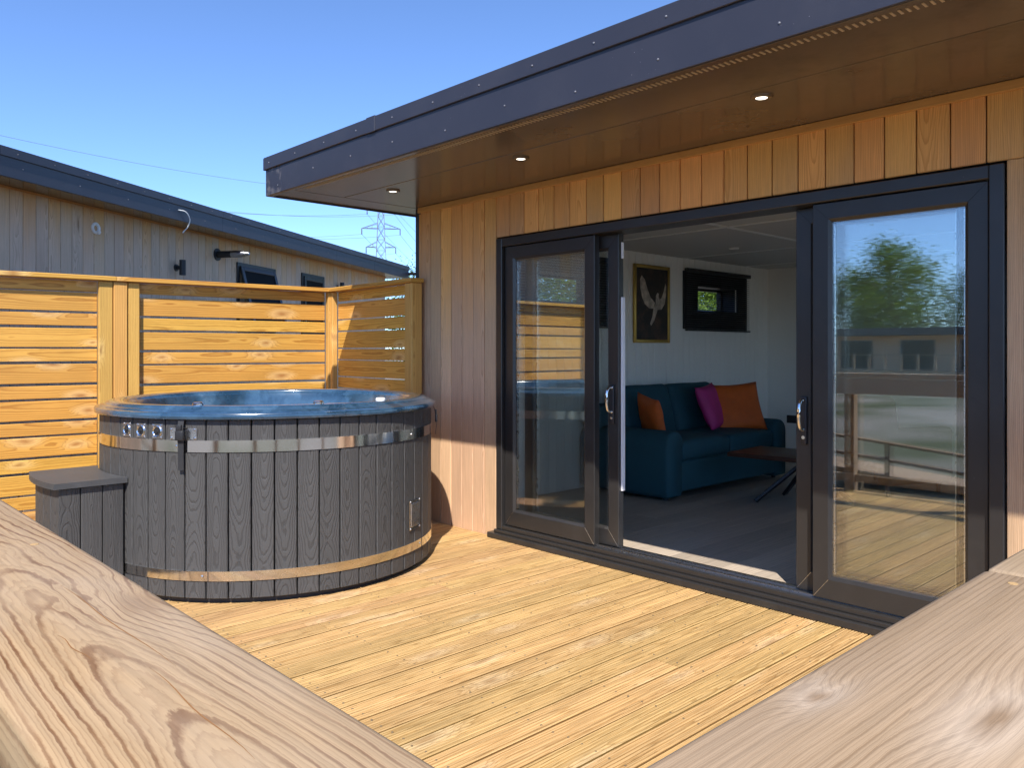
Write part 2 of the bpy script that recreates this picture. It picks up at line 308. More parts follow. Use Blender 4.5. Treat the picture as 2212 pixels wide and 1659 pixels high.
def lathe(prof, seg, mat, smooth=True, a0=0.0, a1=2 * math.pi):
    full = abs(a1 - a0 - 2 * math.pi) < 1e-6; n = seg if full else seg + 1
    V = []; F = []
    for i in range(n):
        a = a0 + (a1 - a0) * i / seg
        for r, z in prof: V.append((r * math.cos(a), r * math.sin(a), z))
    k = len(prof)
    for i in range(seg):
        j = (i + 1) % n
        for q in range(k - 1): F.append((i * k + q, j * k + q, j * k + q + 1, i * k + q + 1))
    me = mesh(V, F, mat, smooth)
    if smooth: me.set_sharp_from_angle(angle=R(35))
    return me
def tube_data(pts, r, seg=8, V=None, F=None, caps=True):
    V = [] if V is None else V; F = [] if F is None else F; b0 = len(V); n = len(pts); pts = [Vector(p) for p in pts]
    rr = r if isinstance(r, (list, tuple)) else [r] * n
    up = Vector((0, 0, 1))
    for i, p in enumerate(pts):
        d = (pts[min(i + 1, n - 1)] - pts[max(i - 1, 0)]).normalized()
        a = d.cross(up); a = a.normalized() if a.length > 1e-4 else Vector((1, 0, 0)); b = d.cross(a)
        for k in range(seg):
            t = 2 * math.pi * k / seg; V.append(p + (a * math.cos(t) + b * math.sin(t)) * rr[i])
    for i in range(n - 1):
        for k in range(seg):
            F.append((b0 + i * seg + k, b0 + i * seg + (k + 1) % seg, b0 + (i + 1) * seg + (k + 1) % seg, b0 + (i + 1) * seg + k))
    if caps: F.append(tuple(b0 + k for k in range(seg))); F.append(tuple(b0 + (n - 1) * seg + k for k in reversed(range(seg))))
    return V, F
def tube(pts, r, mat, seg=8):
    V, F = tube_data(pts, r, seg); return mesh(V, F, mat, True)
def disc_me(r, h, mat, seg=20, bev=0.0):
    b = bev; prof = [(0, h), (r - b, h), (r, h - b), (r, 0), (0, 0)] if b else [(0, h), (r, h), (r, 0), (0, 0)]
    return lathe(prof[::-1], seg, mat, smooth=False)

# ------------------------------------------------------------------ measured layout (metres, deck top = 0)
YW = 3.78                       # front face of our cladding
XL, XR = -5.10, 1.60            # lodge's outer corners
DX0, DX1, DZ = -4.178, -1.028, 2.092
ZS = 2.43                       # soffit
YF, XE = 2.665, -5.40           # fascia plane, eave end
YB = 8.90; XI = -4.85; ZC = 2.27; ZFl = 0.07
GZ = -0.45

# ------------------------------------------------------------------ setting: ground
def ground():
    xs = [-1500, -400, -120] + list(range(-60, 61, 4)) + [120, 400, 1500]
    V = []; F = []; n = len(xs)
    for y in xs:
        for x in xs: V.append((x, y, GZ + (0.12 * math.sin(x * 0.21) * math.cos(y * 0.17) if 14 < math.hypot(x, y) < 90 else 0)))
    for j in range(n - 1):
        for i in range(n - 1): F.append((j * n + i, j * n + i + 1, (j + 1) * n + i + 1, (j + 1) * n + i))
    return link('ground', mesh(V, F, M['ground']), None)
g = ground(); tag(g, 'gravel and grass ground around the lodges', None, kind='structure')

# ------------------------------------------------------------------ setting: deck with grooved boards
def groove_board(L):
    w, t, ng, gw, gd = 0.1155, 0.028, 7, 0.0060, 0.0060
    pr = [(-w / 2, -t), (-w / 2, -0.0015), (-w / 2 + 0.0015, 0)]
    pitch = (w - 0.010) / ng
    for k in range(ng):
        c = -w / 2 + 0.005 + pitch * (k + 0.5)
        pr += [(c - gw / 2, 0), (c - gw / 2 + 0.0006, -gd), (c + gw / 2 - 0.0006, -gd), (c + gw / 2, 0)]
    pr += [(w / 2 - 0.0015, 0), (w / 2, -0.0015), (w / 2, -t)]
    n = len(pr); V = [(-L / 2, y, z) for y, z in pr] + [(L / 2, y, z) for y, z in pr]
    F = [(i, i + n, (i + 1) % n + n, (i + 1) % n) for i in range(n)] + [tuple(range(n)), tuple(reversed(range(n, 2 * n)))]
    me = mesh(V, F, M['deck']); me.materials.append(M['deck_edge_shade'])      # side faces coloured dark so the gaps read as shade
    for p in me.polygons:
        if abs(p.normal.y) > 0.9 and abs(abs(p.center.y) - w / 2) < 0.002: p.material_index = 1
    return me
deck = link('deck', box_me(6.10, 3.50, 0.10, 0, M['cav']), None, None, T(-3.30, 2.02, -0.20)); tag(deck, 'timber deck of grooved golden boards in front of the lodge', None, kind='structure')
DXA, DXB, PITCH, DY0, DY1 = -6.40, -0.20, 0.1245, 0.14, 3.775
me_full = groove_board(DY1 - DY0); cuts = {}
ndb = int((DXB - DXA) / PITCH)
for i in range(ndb + 1):
    x = DXB - i * PITCH - 0.06
    cy = (DY0 + DY1) / 2 + random.uniform(-.0015, .0015)
    z = random.uniform(-0.0012, 0.0012)
    if random.random() < 0.22:
        s = random.choice((1.95, 2.36, 2.77)); a, b = (DY0, s - 0.0015), (s + 0.0015, DY1)
        for lo, hi in (a, b):
            k = round(hi - lo, 3)
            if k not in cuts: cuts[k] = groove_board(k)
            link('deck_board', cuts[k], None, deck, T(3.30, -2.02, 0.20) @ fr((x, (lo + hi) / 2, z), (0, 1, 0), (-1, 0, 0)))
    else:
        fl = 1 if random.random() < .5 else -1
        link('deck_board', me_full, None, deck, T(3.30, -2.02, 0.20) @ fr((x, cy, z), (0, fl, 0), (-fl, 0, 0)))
V = []; F = []
for i in range(ndb + 1):
    x = DXB - i * PITCH - 0.06
    for yj in (0.35, 0.76, 1.17, 1.58, 1.99, 2.40, 2.81, 3.22, 3.60):
        for dx in (-0.031, 0.031):
            b0 = len(V); jx, jy = random.uniform(-.004, .004), random.uniform(-.006, .006)
            V += [(x + dx + jx + 0.0042 * math.cos(a), yj + jy + 0.0042 * math.sin(a), 0.0012) for a in np.arange(8) * math.pi / 4]; V += [(v[0], v[1], -0.006) for v in V[b0:b0 + 8]]
            F += [tuple(range(b0, b0 + 8))] + [(b0 + k + 8, b0 + (k + 1) % 8 + 8, b0 + (k + 1) % 8, b0 + k) for k in range(8)]
ds = link('deck_screws', mesh(V, F, plain('deck_screw_steel', (0.30, 0.22, 0.13), 0.5, metal=0.5)), None, deck, T(3.30, -2.02, 0.20)); ds['kind'] = 'stuff'
def skirt(name, lo, hi): 
    return box(name, lo, hi, M['post'], deck, 0.004)
for i in range(3):
    z0 = -0.045 - i * 0.13
    L = DXB - DXA
    board('skirt_board', L, 0.122, 0.022, (3.30 + (DXA + DXB) / 2, -2.02 + 0.124, 0.20 + z0 - 0.061), (1, 0, 0), (0, 0, 1), M['rail2'], deck)
    board('skirt_board', 3.6, 0.122, 0.022, (3.30 + DXB + 0.012, -2.02 + 1.96, 0.20 + z0 - 0.061), (0, 1, 0), (0, 0, 1), M['rail2'], deck)

# ------------------------------------------------------------------ railings in the foreground
def railing(name, label, caps, post_xy, apron, low, capmat):
    t = thing(name, label, 'railing', (post_xy[0][0], post_xy[0][1], 0))
    off = T(-post_xy[0][0], -post_xy[0][1], 0)
    for (a, b, w) in caps:
        a = Vector(a); b = Vector(b); l = (b - a)
        o = link('cap_rail', box_me(l.length, w, 0.045, 0.006, capmat, 2), None, t, off @ fr(((a + b) / 2) + Vector((0, 0, -0.0225)), l, Vector((0, 0, 1)).cross(l)))
        for k in range(2):
            for f in np.linspace(0.06, 0.94, max(2, int(l.length / 0.6))):
                p = a + l * float(f) + Vector((0, 0, 1)).cross(l).normalized() * (w * 0.27 * (1 if k else -1)) + Vector((0, 0, -0.003))
                link('screw', screw_me, None, o, off @ T(*p))
    for (x, y) in post_xy: link('post', box_me(1.45, 0.09, 0.09, 0.004, M['rail2']), None, t, off @ fr((x, y, 1.05 - 0.725), (0, 0, 1), (1, 0, 0)))
    for (a, b) in apron:
        a = Vector(a); b = Vector(b); link('apron_board', box_me((b - a).length, 0.145, 0.028, 0.003, M['rail2']), None, t, off @ fr((a + b) / 2, b - a, (0, 0, 1)))
    for (a, b) in low:
        a = Vector(a); b = Vector(b); link('lower_rail', box_me((b - a).length, 0.07, 0.035, 0.003, M['rail2']), None, t, off @ fr((a + b) / 2, b - a, (0, 0, 1)))
    return t
M['crack'] = plain('open_grain_crack', (0.24, 0.11, 0.035), 0.8)
M['dowel'] = plain('screw_hole', (0.42, 0.27, 0.12), 0.7)
screw_me = disc_me(0.0042, 0.0035, M['dowel'], 10)
yF = 0.178
railing('deck_railing', 'weathered timber rail with bold arched grain along the open front of the deck',
        [((-6.38, yF, 1.10), (-2.60, yF, 1.10), 0.145), ((-2.597, yF, 1.10), (-0.105, yF, 1.10), 0.145)],
        [(x, yF) for x in (-6.2, -4.75, -3.3, -1.85, -0.18)],
        [((-6.3, yF + 0.06, 0.98), (-0.25, yF + 0.06, 0.98))], [((-6.25, yF, 0.12), (-0.25, yF, 0.12))], M['rail'])
front_rail = [o for o in bpy.data.objects if o.name.startswith('cap_rail')][-1]
for (x0, y0, L, a) in ((-0.80, 0.196, 0.26, 0.02), (-0.55, 0.188, 0.16, -0.02), (-1.35, 0.205, 0.30, 0.015), (-0.66, 0.160, 0.07, 0.05), (-2.0, 0.18, 0.4, 0.0)):
    n_ = 10; V = []; F = []
    for k in range(n_ + 1):
        t = k / n_; w_ = 0.0004 * math.sin(math.pi * t) + 0.00005; yy = 0.0012 * math.sin(t * 9) + a * L * t
        V += [(L * t, yy - w_, 0), (L * t, yy + w_, 0)]
    F = [(2 * k, 2 * k + 2, 2 * k + 3, 2 * k + 1) for k in range(n_)]
    link('crack', mesh(V, F, M['crack']), None, front_rail, T(0.0, 0.0, 0) @ T(x0 + 6.2, y0 - yF, 1.1003))
xR = -0.178
railing('deck_railing', 'silvered timber rail with long pale knots running from the deck corner to the lodge',
        [((xR, 0.2525, 1.10), (xR, 0.858, 1.10), 0.145), ((xR, 0.861, 1.10), (xR, 3.755, 1.10), 0.145)],
        [(xR, y) for y in (3.68, 2.5, 1.35)],
        [((xR - 0.06, 0.27, 0.98), (xR - 0.06, 3.74, 0.98))], [((xR, 0.27, 0.12), (xR, 3.74, 0.12))], M['rail2'])

# ------------------------------------------------------------------ lodge
lodge = thing('lodge', 'timber lodge with cedar cladding, wide dark eaves and open sliding doors', 'lodge', (-1.75, YW, 0))
LO = T(1.75, -YW, 0)
def lb(name, lo, hi, mat, par=None, bev=0.0, seg=1):
    s = [hi[i] - lo[i] for i in range(3)]; c = [(hi[i] + lo[i]) / 2 for i in range(3)]
    return link(name, box_me(*s, bev, mat, seg), mat, par or lodge, LO @ T(*c))
def lboard(name, L, w, t, c, l, wd, mat, par=None, bev=0.003): return link(name, box_me(L, w, t, bev, mat), mat, par or lodge, LO @ fr(c, l, wd))
# wall cores
CL = 0.018
wall = lb('wall', (XL + 0.03, YW + CL, -0.30), (DX0 - 0.01, YW + 0.20, ZS), M['cav'])
lb('wall', (DX1 + 0.01, YW + CL, -0.30), (XR - 0.03, YW + 0.20, ZS), M['cav'])
lb('wall', (DX0 - 0.01, YW + CL, DZ + 0.01), (DX1 + 0.01, YW + 0.20, ZS), M['cav'])
lb('back_wall', (XL + 0.03, YB - 0.20, -0.30), (-1.6, YB, ZS), M['wallpaint']); lb('back_wall', (1.2, YB - 0.20, -0.30), (XR - 0.03, YB, ZS), M['wallpaint'])
lb('back_wall', (-1.6, YB - 0.20, 2.12), (1.2, YB, ZS), M['wallpaint']); lb('back_wall', (-1.6, YB - 0.20, -0.30), (1.2, YB, 0.12), M['wallpaint'])
for i in range(2): lb('added_back_pane', (-1.6 + 1.4 * i + 0.03, YB - 0.11, 0.121), (-0.2 + 1.4 * i - 0.03, YB - 0.104, 2.119), M['glass'])  # unseen back window, added to let more sky light into the room
lb('window_mullion', (-0.23, YB - 0.14, 0.12), (-0.17, YB - 0.07, 2.12), M['frame'], None, 0.003)  # mullion of the added back window
RG0, RG1, RGZ = 4.25, 8.35, 2.12                     # glazed opening in the far side wall that lights the room
lb('side_wall', (XR - 0.23, YW + 0.20, -0.30), (XR - 0.03, RG0, ZS), M['wallpaint']); lb('side_wall', (XR - 0.23, RG1, -0.30), (XR - 0.03, YB - 0.20, ZS), M['wallpaint'])
lb('side_wall', (XR - 0.23, RG0, RGZ), (XR - 0.03, RG1, ZS), M['wallpaint']); lb('side_wall', (XR - 0.23, RG0, -0.30), (XR - 0.03, RG1, 0.12), M['wallpaint'])
for yy in np.linspace(RG0, RG1, 5): lb('window_mullion', (XR - 0.16, max(RG0, yy - 0.05), 0.12), (XR - 0.09, min(RG1, yy + 0.05), RGZ), M['frame'], None, 0.003)
for i in range(4): lb('side_pane', (XR - 0.128, RG0 + (RG1 - RG0) / 4 * i + 0.052, 0.121), (XR - 0.122, RG0 + (RG1 - RG0) / 4 * (i + 1) - 0.052, RGZ - 0.001), M['glass'])
# left wall with two window openings
WINS = [(4.85, 5.63, 1.735, 1.995), (7.24, 8.02, 1.735, 1.995)]
ycuts = [YW + 0.20] + [v for w in WINS for v in w[:2]] + [YB - 0.20]
for i in range(0, len(ycuts), 2): lb('side_wall', (XL + 0.03, ycuts[i], -0.30), (XI - 0.013, ycuts[i + 1], ZS), M['wallpaint'])
for (a, b, z0, z1) in WINS:
    lb('side_wall', (XL + 0.03, a, -0.30), (XI - 0.013, b, z0), M['wallpaint']); lb('side_wall', (XL + 0.03, a, z1), (XI - 0.013, b, ZS), M['wallpaint'])
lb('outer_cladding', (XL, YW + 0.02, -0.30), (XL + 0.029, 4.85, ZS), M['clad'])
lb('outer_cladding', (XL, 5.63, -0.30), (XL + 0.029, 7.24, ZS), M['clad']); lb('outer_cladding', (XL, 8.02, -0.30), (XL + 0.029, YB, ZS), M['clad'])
# interior lining boards on the left wall, each a board
py = YW + 0.205
pw = 0.1005
while py < YB - 0.22:
    c = py + pw / 2; spans = [(ZFl, ZC)]
    for (a, b, z0, z1) in WINS:
        if a - 0.02 < c < b + 0.02: spans = [(ZFl, z0), (z1, ZC)]
    for z0, z1 in spans: lboard('lining_board', z1 - z0, pw - 0.0035, 0.012, (XI - 0.006, c, (z0 + z1) / 2), (0, 0, 1), (0, 1, 0), M['wallpaint'], wall, 0.003)
    py += pw
# interior floor, ceiling
lb('floor_base', (XL + 0.03, YW + 0.20, -0.30), (XR - 0.23, YB - 0.20, ZFl - 0.010), M['cav'])
floor = lb('floor', (XI, 4.0, ZFl - 0.0098), (XR - 0.24, YB - 0.21, ZFl - 0.006), M['cav'])
k = 0; x = XI
while x < 0.4:
    y = 3.985 + (-(k * 0.47) % 1.22) - 1.22
    while y < YB - 0.2:
        a, b = max(y, 3.985), min(y + 1.22, YB - 0.2)
        if b - a > 0.05: lboard('floor_plank', b - a - 0.002, 0.178, 0.006, (x + 0.09, (a + b) / 2, ZFl - 0.003), (0, 1, 0), (-1, 0, 0), M['planks'], floor, 0.001)
        y += 1.22
    x += 0.18; k += 1
lb('ceiling', (XI - 0.012, YW + 0.201, ZC), (XR - 0.235, YB - 0.201, ZC + 0.05), M['ceil'])
for yy in (5.47, 7.0, 8.2): lb('ceiling_strip', (XI, yy - 0.02, ZC - 0.006), (XR - 0.3, yy + 0.02, ZC), M['ceil_strip'], bev=0.002)
for xx in (-3.39, -1.9, -0.4): lb('ceiling_strip', (xx - 0.02, YW + 0.21, ZC - 0.0062), (xx + 0.02, YB - 0.21, ZC - 0.0002), M['ceil_strip'], bev=0.002)
for (x, y) in ((-3.895, 5.10), (-4.047, 6.646), (-2.6, 5.0), (-2.6, 6.6), (-1.1, 5.0)):
    d = link('ceiling_light', lathe([(0, -0.004), (0.030, -0.004), (0.032, -0.012), (0.046, -0.012), (0.048, 0.0)], 24, M['ceil_strip']), None, lodge, LO @ T(x, y, ZC))
# cladding boards on the front wall
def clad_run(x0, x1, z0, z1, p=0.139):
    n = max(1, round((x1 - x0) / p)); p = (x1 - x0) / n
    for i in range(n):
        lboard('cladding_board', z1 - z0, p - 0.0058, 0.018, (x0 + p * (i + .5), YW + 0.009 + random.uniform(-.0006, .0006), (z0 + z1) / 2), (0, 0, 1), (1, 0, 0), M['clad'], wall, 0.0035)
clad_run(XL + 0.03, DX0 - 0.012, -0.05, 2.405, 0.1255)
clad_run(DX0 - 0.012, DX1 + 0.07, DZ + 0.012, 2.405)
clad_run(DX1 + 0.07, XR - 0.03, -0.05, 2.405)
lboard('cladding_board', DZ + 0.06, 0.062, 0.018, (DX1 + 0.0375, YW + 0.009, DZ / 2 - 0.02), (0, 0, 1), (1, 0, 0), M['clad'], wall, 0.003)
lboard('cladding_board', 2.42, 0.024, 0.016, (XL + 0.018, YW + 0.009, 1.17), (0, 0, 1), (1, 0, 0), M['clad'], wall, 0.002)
lb('corner_trim', (XL - 0.035, YW - 0.004, -0.10), (XL + 0.004, YW + 0.05, ZS - 0.002), M['corner'], bev=0.003)
lboard('eave_trim', XR - XL - 0.01, 0.042, 0.020, ((XL + XR) / 2 + 0.008, YW - 0.010, ZS - 0.0235), (1, 0, 0), (0, 0, 1), M['trim'], None, 0.003)
# roof
XRE = 1.78
roof = lb('roof', (XE + 0.012, YF + 0.012, ZS + 0.02), (XRE, YB + 0.4, ZS + 0.225), M['fascia'])
YJ = 3.115
soff = lb('soffit_panel', (-5.108, YF + 0.002, ZS - 0.001), (XRE, YJ - 0.0045, ZS + 0.018), M['soffit'], roof, 0.002)
lb('soffit_panel', (-5.108, YJ + 0.0045, ZS - 0.001), (XRE, YW + 0.3, ZS + 0.018), M['soffit'], roof, 0.002)
lb('soffit_panel', (XE + 0.002, YF + 0.002, ZS - 0.001), (-5.117, YB + 0.38, ZS + 0.018), M['soffit'], roof, 0.002)
for x0, x1 in ((XE, -5.1701), (-5.17, XRE)):
    pr = 0.0 if x0 == XE else -0.0025
    f = lb('fascia_board', (x0, YF - 0.014 + pr, ZS - 0.012), (x1, YF + 0.001, ZS + 0.178), M['scuffed'] if x0 == XE else M['fascia'], roof, 0.003)
    lb('fascia_lip', (x0 + 0.001, YF + 0.0012, ZS - 0.0119), (x1 - 0.001, YF + 0.035, ZS - 0.0021), M['soffit'], roof, 0.002)
for x0, x1 in ((XE - 0.012, -4.0201), (-4.02, -1.1981), (-1.198, XRE)):
    lb('cap_flashing', (x0, YF - 0.028, ZS + 0.174), (x1, YF + 0.06, ZS + 0.262), M['fascia'], roof, 0.003)
lb('flashing_joint', (-4.075, YF - 0.0312, ZS + 0.171), (-3.985, YF + 0.02, ZS + 0.265), M['fascia'], roof, 0.002)
lb('fascia_board', (XE - 0.014, YF - 0.010, ZS - 0.012), (XE + 0.001, YB + 0.4, ZS + 0.178), M['fascia'], roof, 0.003)
lb('cap_flashing', (XE - 0.028, YF - 0.024, ZS + 0.174), (XE + 0.06, YB + 0.42, ZS + 0.2615), M['fascia'], roof, 0.003)
V = []; F = []
for i in range(260):                                       # punched vent slots beside the fascia
    x = -5.0 + i * 0.025
    if x > 1.5: break
    b0 = len(V); cx_, y0, y1 = x, YF + 0.060, YF + 0.098
    for zz in (ZS - 0.004, ZS - 0.0005):
        V += [(cx_ - 0.0042, y0, zz), (cx_ + 0.0042, y0, zz), (cx_ + 0.0042, y1, zz), (cx_ - 0.0042, y1, zz)]
    F += [(b0, b0 + 3, b0 + 2, b0 + 1)] + [(b0 + i_, b0 + (i_ + 1) % 4, b0 + 4 + (i_ + 1) % 4, b0 + 4 + i_) for i_ in range(4)]
vt = link('vent_strip', mesh(V, F, M['vent']), None, roof, LO); vt['kind'] = 'stuff'
fs_me = lathe([(0.005, 0), (0.0042, 0.003), (0.002, 0.0042), (0, 0.0043)], 10, plain('fascia_screw', (0.22, 0.22, 0.24), 0.45, metal=0.4))
for k in range(20):
    link('screw', fs_me, None, roof, LO @ fr((XE + 0.07 + k * 0.38, YF - 0.028, ZS + 0.214), (1, 0, 0), (0, 0, 1)))
for k in range(14):
    link('screw', fs_me, None, roof, LO @ fr((XE + 0.2 + k * 0.47 + random.uniform(-.05, .05), YF - 0.0165, ZS + 0.05 + random.uniform(-.02, .03)), (1, 0, 0), (0, 0, 1)))
for (x, y) in ((-4.656, 3.231), (-3.356, 3.222), (-1.82, 3.215), (-0.3, 3.21)):
    d = link('downlight', lathe([(0.024, -0.006), (0.030, -0.010), (0.046, -0.010), (0.050, 0.0)], 28, M['soffit']), None, roof, LO @ T(x, y, ZS - 0.001))
    link('lens', lathe([(0, -0.007), (0.0255, -0.007), (0.0255, -0.001)], 24, M['lens']), None, d, LO @ T(x, y, ZS - 0.001))
# sill and door frame
sill = lb('door_sill', (DX0 - 0.045, 3.722, 0.001), (DX1 + 0.045, YW + 0.02, 0.038), M['frame'], bev=0.004)
lb('door_sill', (DX0 - 0.002, 3.748, 0.0385), (DX1 + 0.002, YW + 0.2, 0.060), M['frame'], bev=0.003)
FW = 0.058
YFr0, YFr1 = YW - 0.012, YW + 0.16
frm = lb('door_frame', (DX0, YFr0, 0.060), (DX0 + FW, YFr1, DZ), M['frame'], bev=0.004)
lb('door_frame', (DX1 - FW, YFr0, 0.060), (DX1, YFr1, DZ), M['frame'], bev=0.004)
lb('door_frame', (DX0 + FW, YFr0 + 0.001, DZ - FW), (DX1 - FW, YFr1 - 0.001, DZ), M['frame'], bev=0.004)
lb('door_frame', (DX0 + FW, YFr0 + 0.003, 0.0602), (DX1 - FW, YFr1 - 0.002, 0.088), M['frame'], bev=0.003)
for yy in (YW + 0.040, YW + 0.105): lb('door_track', (DX0 + FW, yy - 0.008, 0.088), (DX1 - FW, yy + 0.008, 0.097), M['brushed'])
def door_panel(x0, x1, y, label, handle=None):
    """frame of one sash: two stiles and two rails mitred into one mesh, bevelled inwards, with pane and handle under it"""
    z0, z1, t, s = 0.094, DZ - FW - 0.004, 0.05, 0.094
    V = []; F = []
    rings = [((x0, z0, x1, z1), -t / 2 + 0.003), ((x0 + 0.003, z0 + 0.003, x1 - 0.003, z1 - 0.003), -t / 2), ((x0 + s - 0.016, z0 + s + 0.004, x1 - s + 0.016, z1 - s + 0.016), -t / 2), ((x0 + s, z0 + s + 0.02, x1 - s, z1 - s), -t / 2 + 0.014), ((x0 + s, z0 + s + 0.02, x1 - s, z1 - s), t / 2 - 0.012), ((x0 + s - 0.014, z0 + s + 0.006, x1 - s + 0.014, z1 - s + 0.014), t / 2), ((x0 + 0.003, z0 + 0.003, x1 - 0.003, z1 - 0.003), t / 2), ((x0, z0, x1, z1), t / 2 - 0.003)]
    for (a, b, c, d_), dy in rings: V += [(a, y + dy, b), (c, y + dy, b), (c, y + dy, d_), (a, y + dy, d_)]
    n = len(rings)
    for i in range(n):
        j = (i + 1) % n
        for k in range(4): F.append((i * 4 + k, i * 4 + (k + 1) % 4, j * 4 + (k + 1) % 4, j * 4 + k))
    c = Vector(((x0 + x1) / 2, y, 1.0)); V = [Vector(v) - c for v in V]
    me = mesh(V, F, M['frame']); bm = bmesh.new(); bm.from_mesh(me); bmesh.ops.recalc_face_normals(bm, faces=bm.faces[:]); bm.to_mesh(me); bm.free()
    o = link('sliding_door', me, None, lodge, LO @ T(*c)); o['label'] = label
    # mitre joints as hairline grooves
    for cx_, cz, sx, sz in ((x0, z0, 1, 1), (x1, z0, -1, 1), (x0, z1, 1, -1), (x1, z1, -1, -1)):
        a = Vector((cx_ + sx * 0.004, y - t / 2 - 0.0004, cz + sz * 0.004)); b = Vector((cx_ + sx * (s - 0.014), y - t / 2 - 0.0004, cz + sz * (s - 0.014 + (0.018 if sz > 0 else 0))))
        link('mitre_joint', box_me((b - a).length, 0.0016, 0.0008, 0, M['brushed'] if sz > 0 else M['gasket']), None, o, LO @ fr((a + b) / 2, b - a, (b - a).cross(Vector((0, 1, 0)))))
    gx0, gx1, gz0, gz1 = x0 + s - 0.010, x1 - s + 0.010, z0 + s + 0.010, z1 - s + 0.010
    link('pane', box_me(gx1 - gx0, 0.006, gz1 - gz0, 0, M['glass']), None, o, LO @ T((gx0 + gx1) / 2, y - 0.006, (gz0 + gz1) / 2))
    link('pane', box_me(gx1 - gx0, 0.005, gz1 - gz0, 0, M['glass']), None, o, LO @ fr(((gx0 + gx1) / 2, y + 0.012, (gz0 + gz1) / 2), (math.cos(0.0012), math.sin(0.0012), 0.0), (0, 1, 0)))
    for xx in (x0 + s + 0.004, x1 - s - 0.004): link('spacer_bar', box_me(0.008, 0.010, z1 - z0 - 2 * s - 0.04, 0, M['brushed']), None, o, LO @ T(xx, y + 0.003, (z0 + z1) / 2 + 0.01))
    return o
YD1, YD2 = YW + 0.040, YW + 0.105
ldf = door_panel(-4.112, -3.292, YD1, 'fixed glazed panel beside the cedar wall')
lds = door_panel(-3.985, -3.152, YD2, 'sliding glazed door pushed open towards the hot tub')
rds = door_panel(-1.992, -1.150, YD2, 'sliding glazed door pushed open away from the hot tub')
rdf = door_panel(-1.872, -1.094, YD1, 'fixed glazed panel reflecting trees')
def handle(o, x, z, y, flip):
    b = link('handle_plate', box_me(0.032, 0.012, 0.245, 0.005, M['black'], 2), None, o, LO @ T(x, y - 0.006, z - 0.03))
    pts = []
    for k in range(13):
        a = math.pi * k / 12
        pts.append((x, y - 0.012 - 0.050 * math.sin(a) ** 0.55, z + 0.075 * math.cos(a)))
    link('handle', tube(pts, 0.0085, M['chrome'], 10), None, o, LO)
    link('lock_cylinder', lathe([(0, 0.004), (0.009, 0.004), (0.010, 0.0)][::-1], 14, M['chrome']), None, o, LO @ fr((x, y - 0.012, z - 0.115), (1, 0, 0), (0, 0, 1)))
handle(lds, -3.198, 1.005, YD2 - 0.025, 1)
handle(rds, -1.946, 0.985, YD2 - 0.025, -1)
link('edge_strip', box_me(0.012, 0.030, 1.20, 0.002, M['alu']), None, lds, LO @ T(-3.1465, YD2 + 0.012, 1.04))
link('edge_strip', box_me(0.006, 0.020, 0.10, 0.001, M['alu']), None, lds, LO @ T(-3.1495, YD2 + 0.012, 1.93))
# windows in the left wall with black blinds
for wi, (a, b, z0, z1) in enumerate(WINS):
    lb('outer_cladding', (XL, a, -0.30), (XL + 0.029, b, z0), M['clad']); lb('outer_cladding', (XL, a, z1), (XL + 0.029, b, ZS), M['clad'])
    w = lb('window', (XL + 0.005, a, z0), (XL + 0.07, a + 0.025, z1), M['frame'], bev=0.003)
    for lo, hi in (((XL + 0.005, b - 0.025, z0), (XL + 0.07, b, z1)), ((XL + 0.006, a + 0.025, z0), (XL + 0.069, b - 0.025, z0 + 0.025)), ((XL + 0.006, a + 0.025, z1 - 0.025), (XL + 0.069, b - 0.025, z1))): lb('window_frame', lo, hi, M['frame'], w, 0.003)
    lb('pane', (XL + 0.03, a + 0.02, z0 + 0.02), (XL + 0.036, b - 0.02, z1 - 0.02), M['window_glass'], w)
    for lo, hi in (((XL + 0.071, b - 0.004, z0), (XI + 0.001, b - 0.0005, z1)), ((XL + 0.071, a + 0.0005, z0), (XI + 0.001, a + 0.004, z1)), ((XL + 0.071, a + 0.004, z1 - 0.004), (XI + 0.001, b - 0.004, z1 - 0.0005)), ((XL + 0.071, a + 0.004, z0 + 0.0005), (XI + 0.001, b - 0.004, z0 + 0.004))): lb('reveal_shade_liner', lo, hi, M['black'], w)  # black liners added to paint the lit reveal dark
    A, B, Z0, Z1 = a - 0.26, b + 0.20, 1.535, 2.14
    for lo, hi in (((XI + 0.001, A, Z0), (XI + 0.014, a, Z1)), ((XI + 0.001, b, Z0), (XI + 0.014, B, Z1)), ((XI + 0.001, a, Z0), (XI + 0.014, b, z0)), ((XI + 0.001, a, z1), (XI + 0.014, b, Z1))): lb('slat_shade_backing', lo, hi, M['black'], w)  # black sheets standing in for the shaded wall behind the slats
    a, b, z0, z1 = A, B, Z0, Z1
    bl = thing('venetian_blind', ('black slatted blind over the small window beside the framed dove painting', 'black slatted blind over the small window behind the fixed glass panel')[1 - wi], 'blind', (XI + 0.045, a, z0))
    W = b - a
    link('head_rail', box_me(0.045, W, 0.04, 0.004, M['blind']), None, bl, T(0, W / 2, z1 - z0 + 0.005))
    link('bottom_rail', box_me(0.03, W, 0.016, 0.003, M['blind']), None, bl, T(0, W / 2, -0.012))
    ns = 25
    for i in range(ns):
        link('slat', box_me(0.025, W - 0.01, 0.0012, 0, M['blind']), None, bl, T(0, W / 2, 0.012 + i * (z1 - z0 - 0.03) / ns) @ Matrix.Rotation(R(16), 4, 'Y'))
    for yy in (0.12, W / 2, W - 0.12): link('ladder_cord', box_me(0.002, 0.002, z1 - z0, 0, M['blind']), None, bl, T(0.0135, yy, (z1 - z0) / 2 - 0.008))
lb('wall_socket', (-4.60, YB - 0.209, 0.47), (-4.45, YB - 0.1995, 0.56), M['black'], bev=0.002)

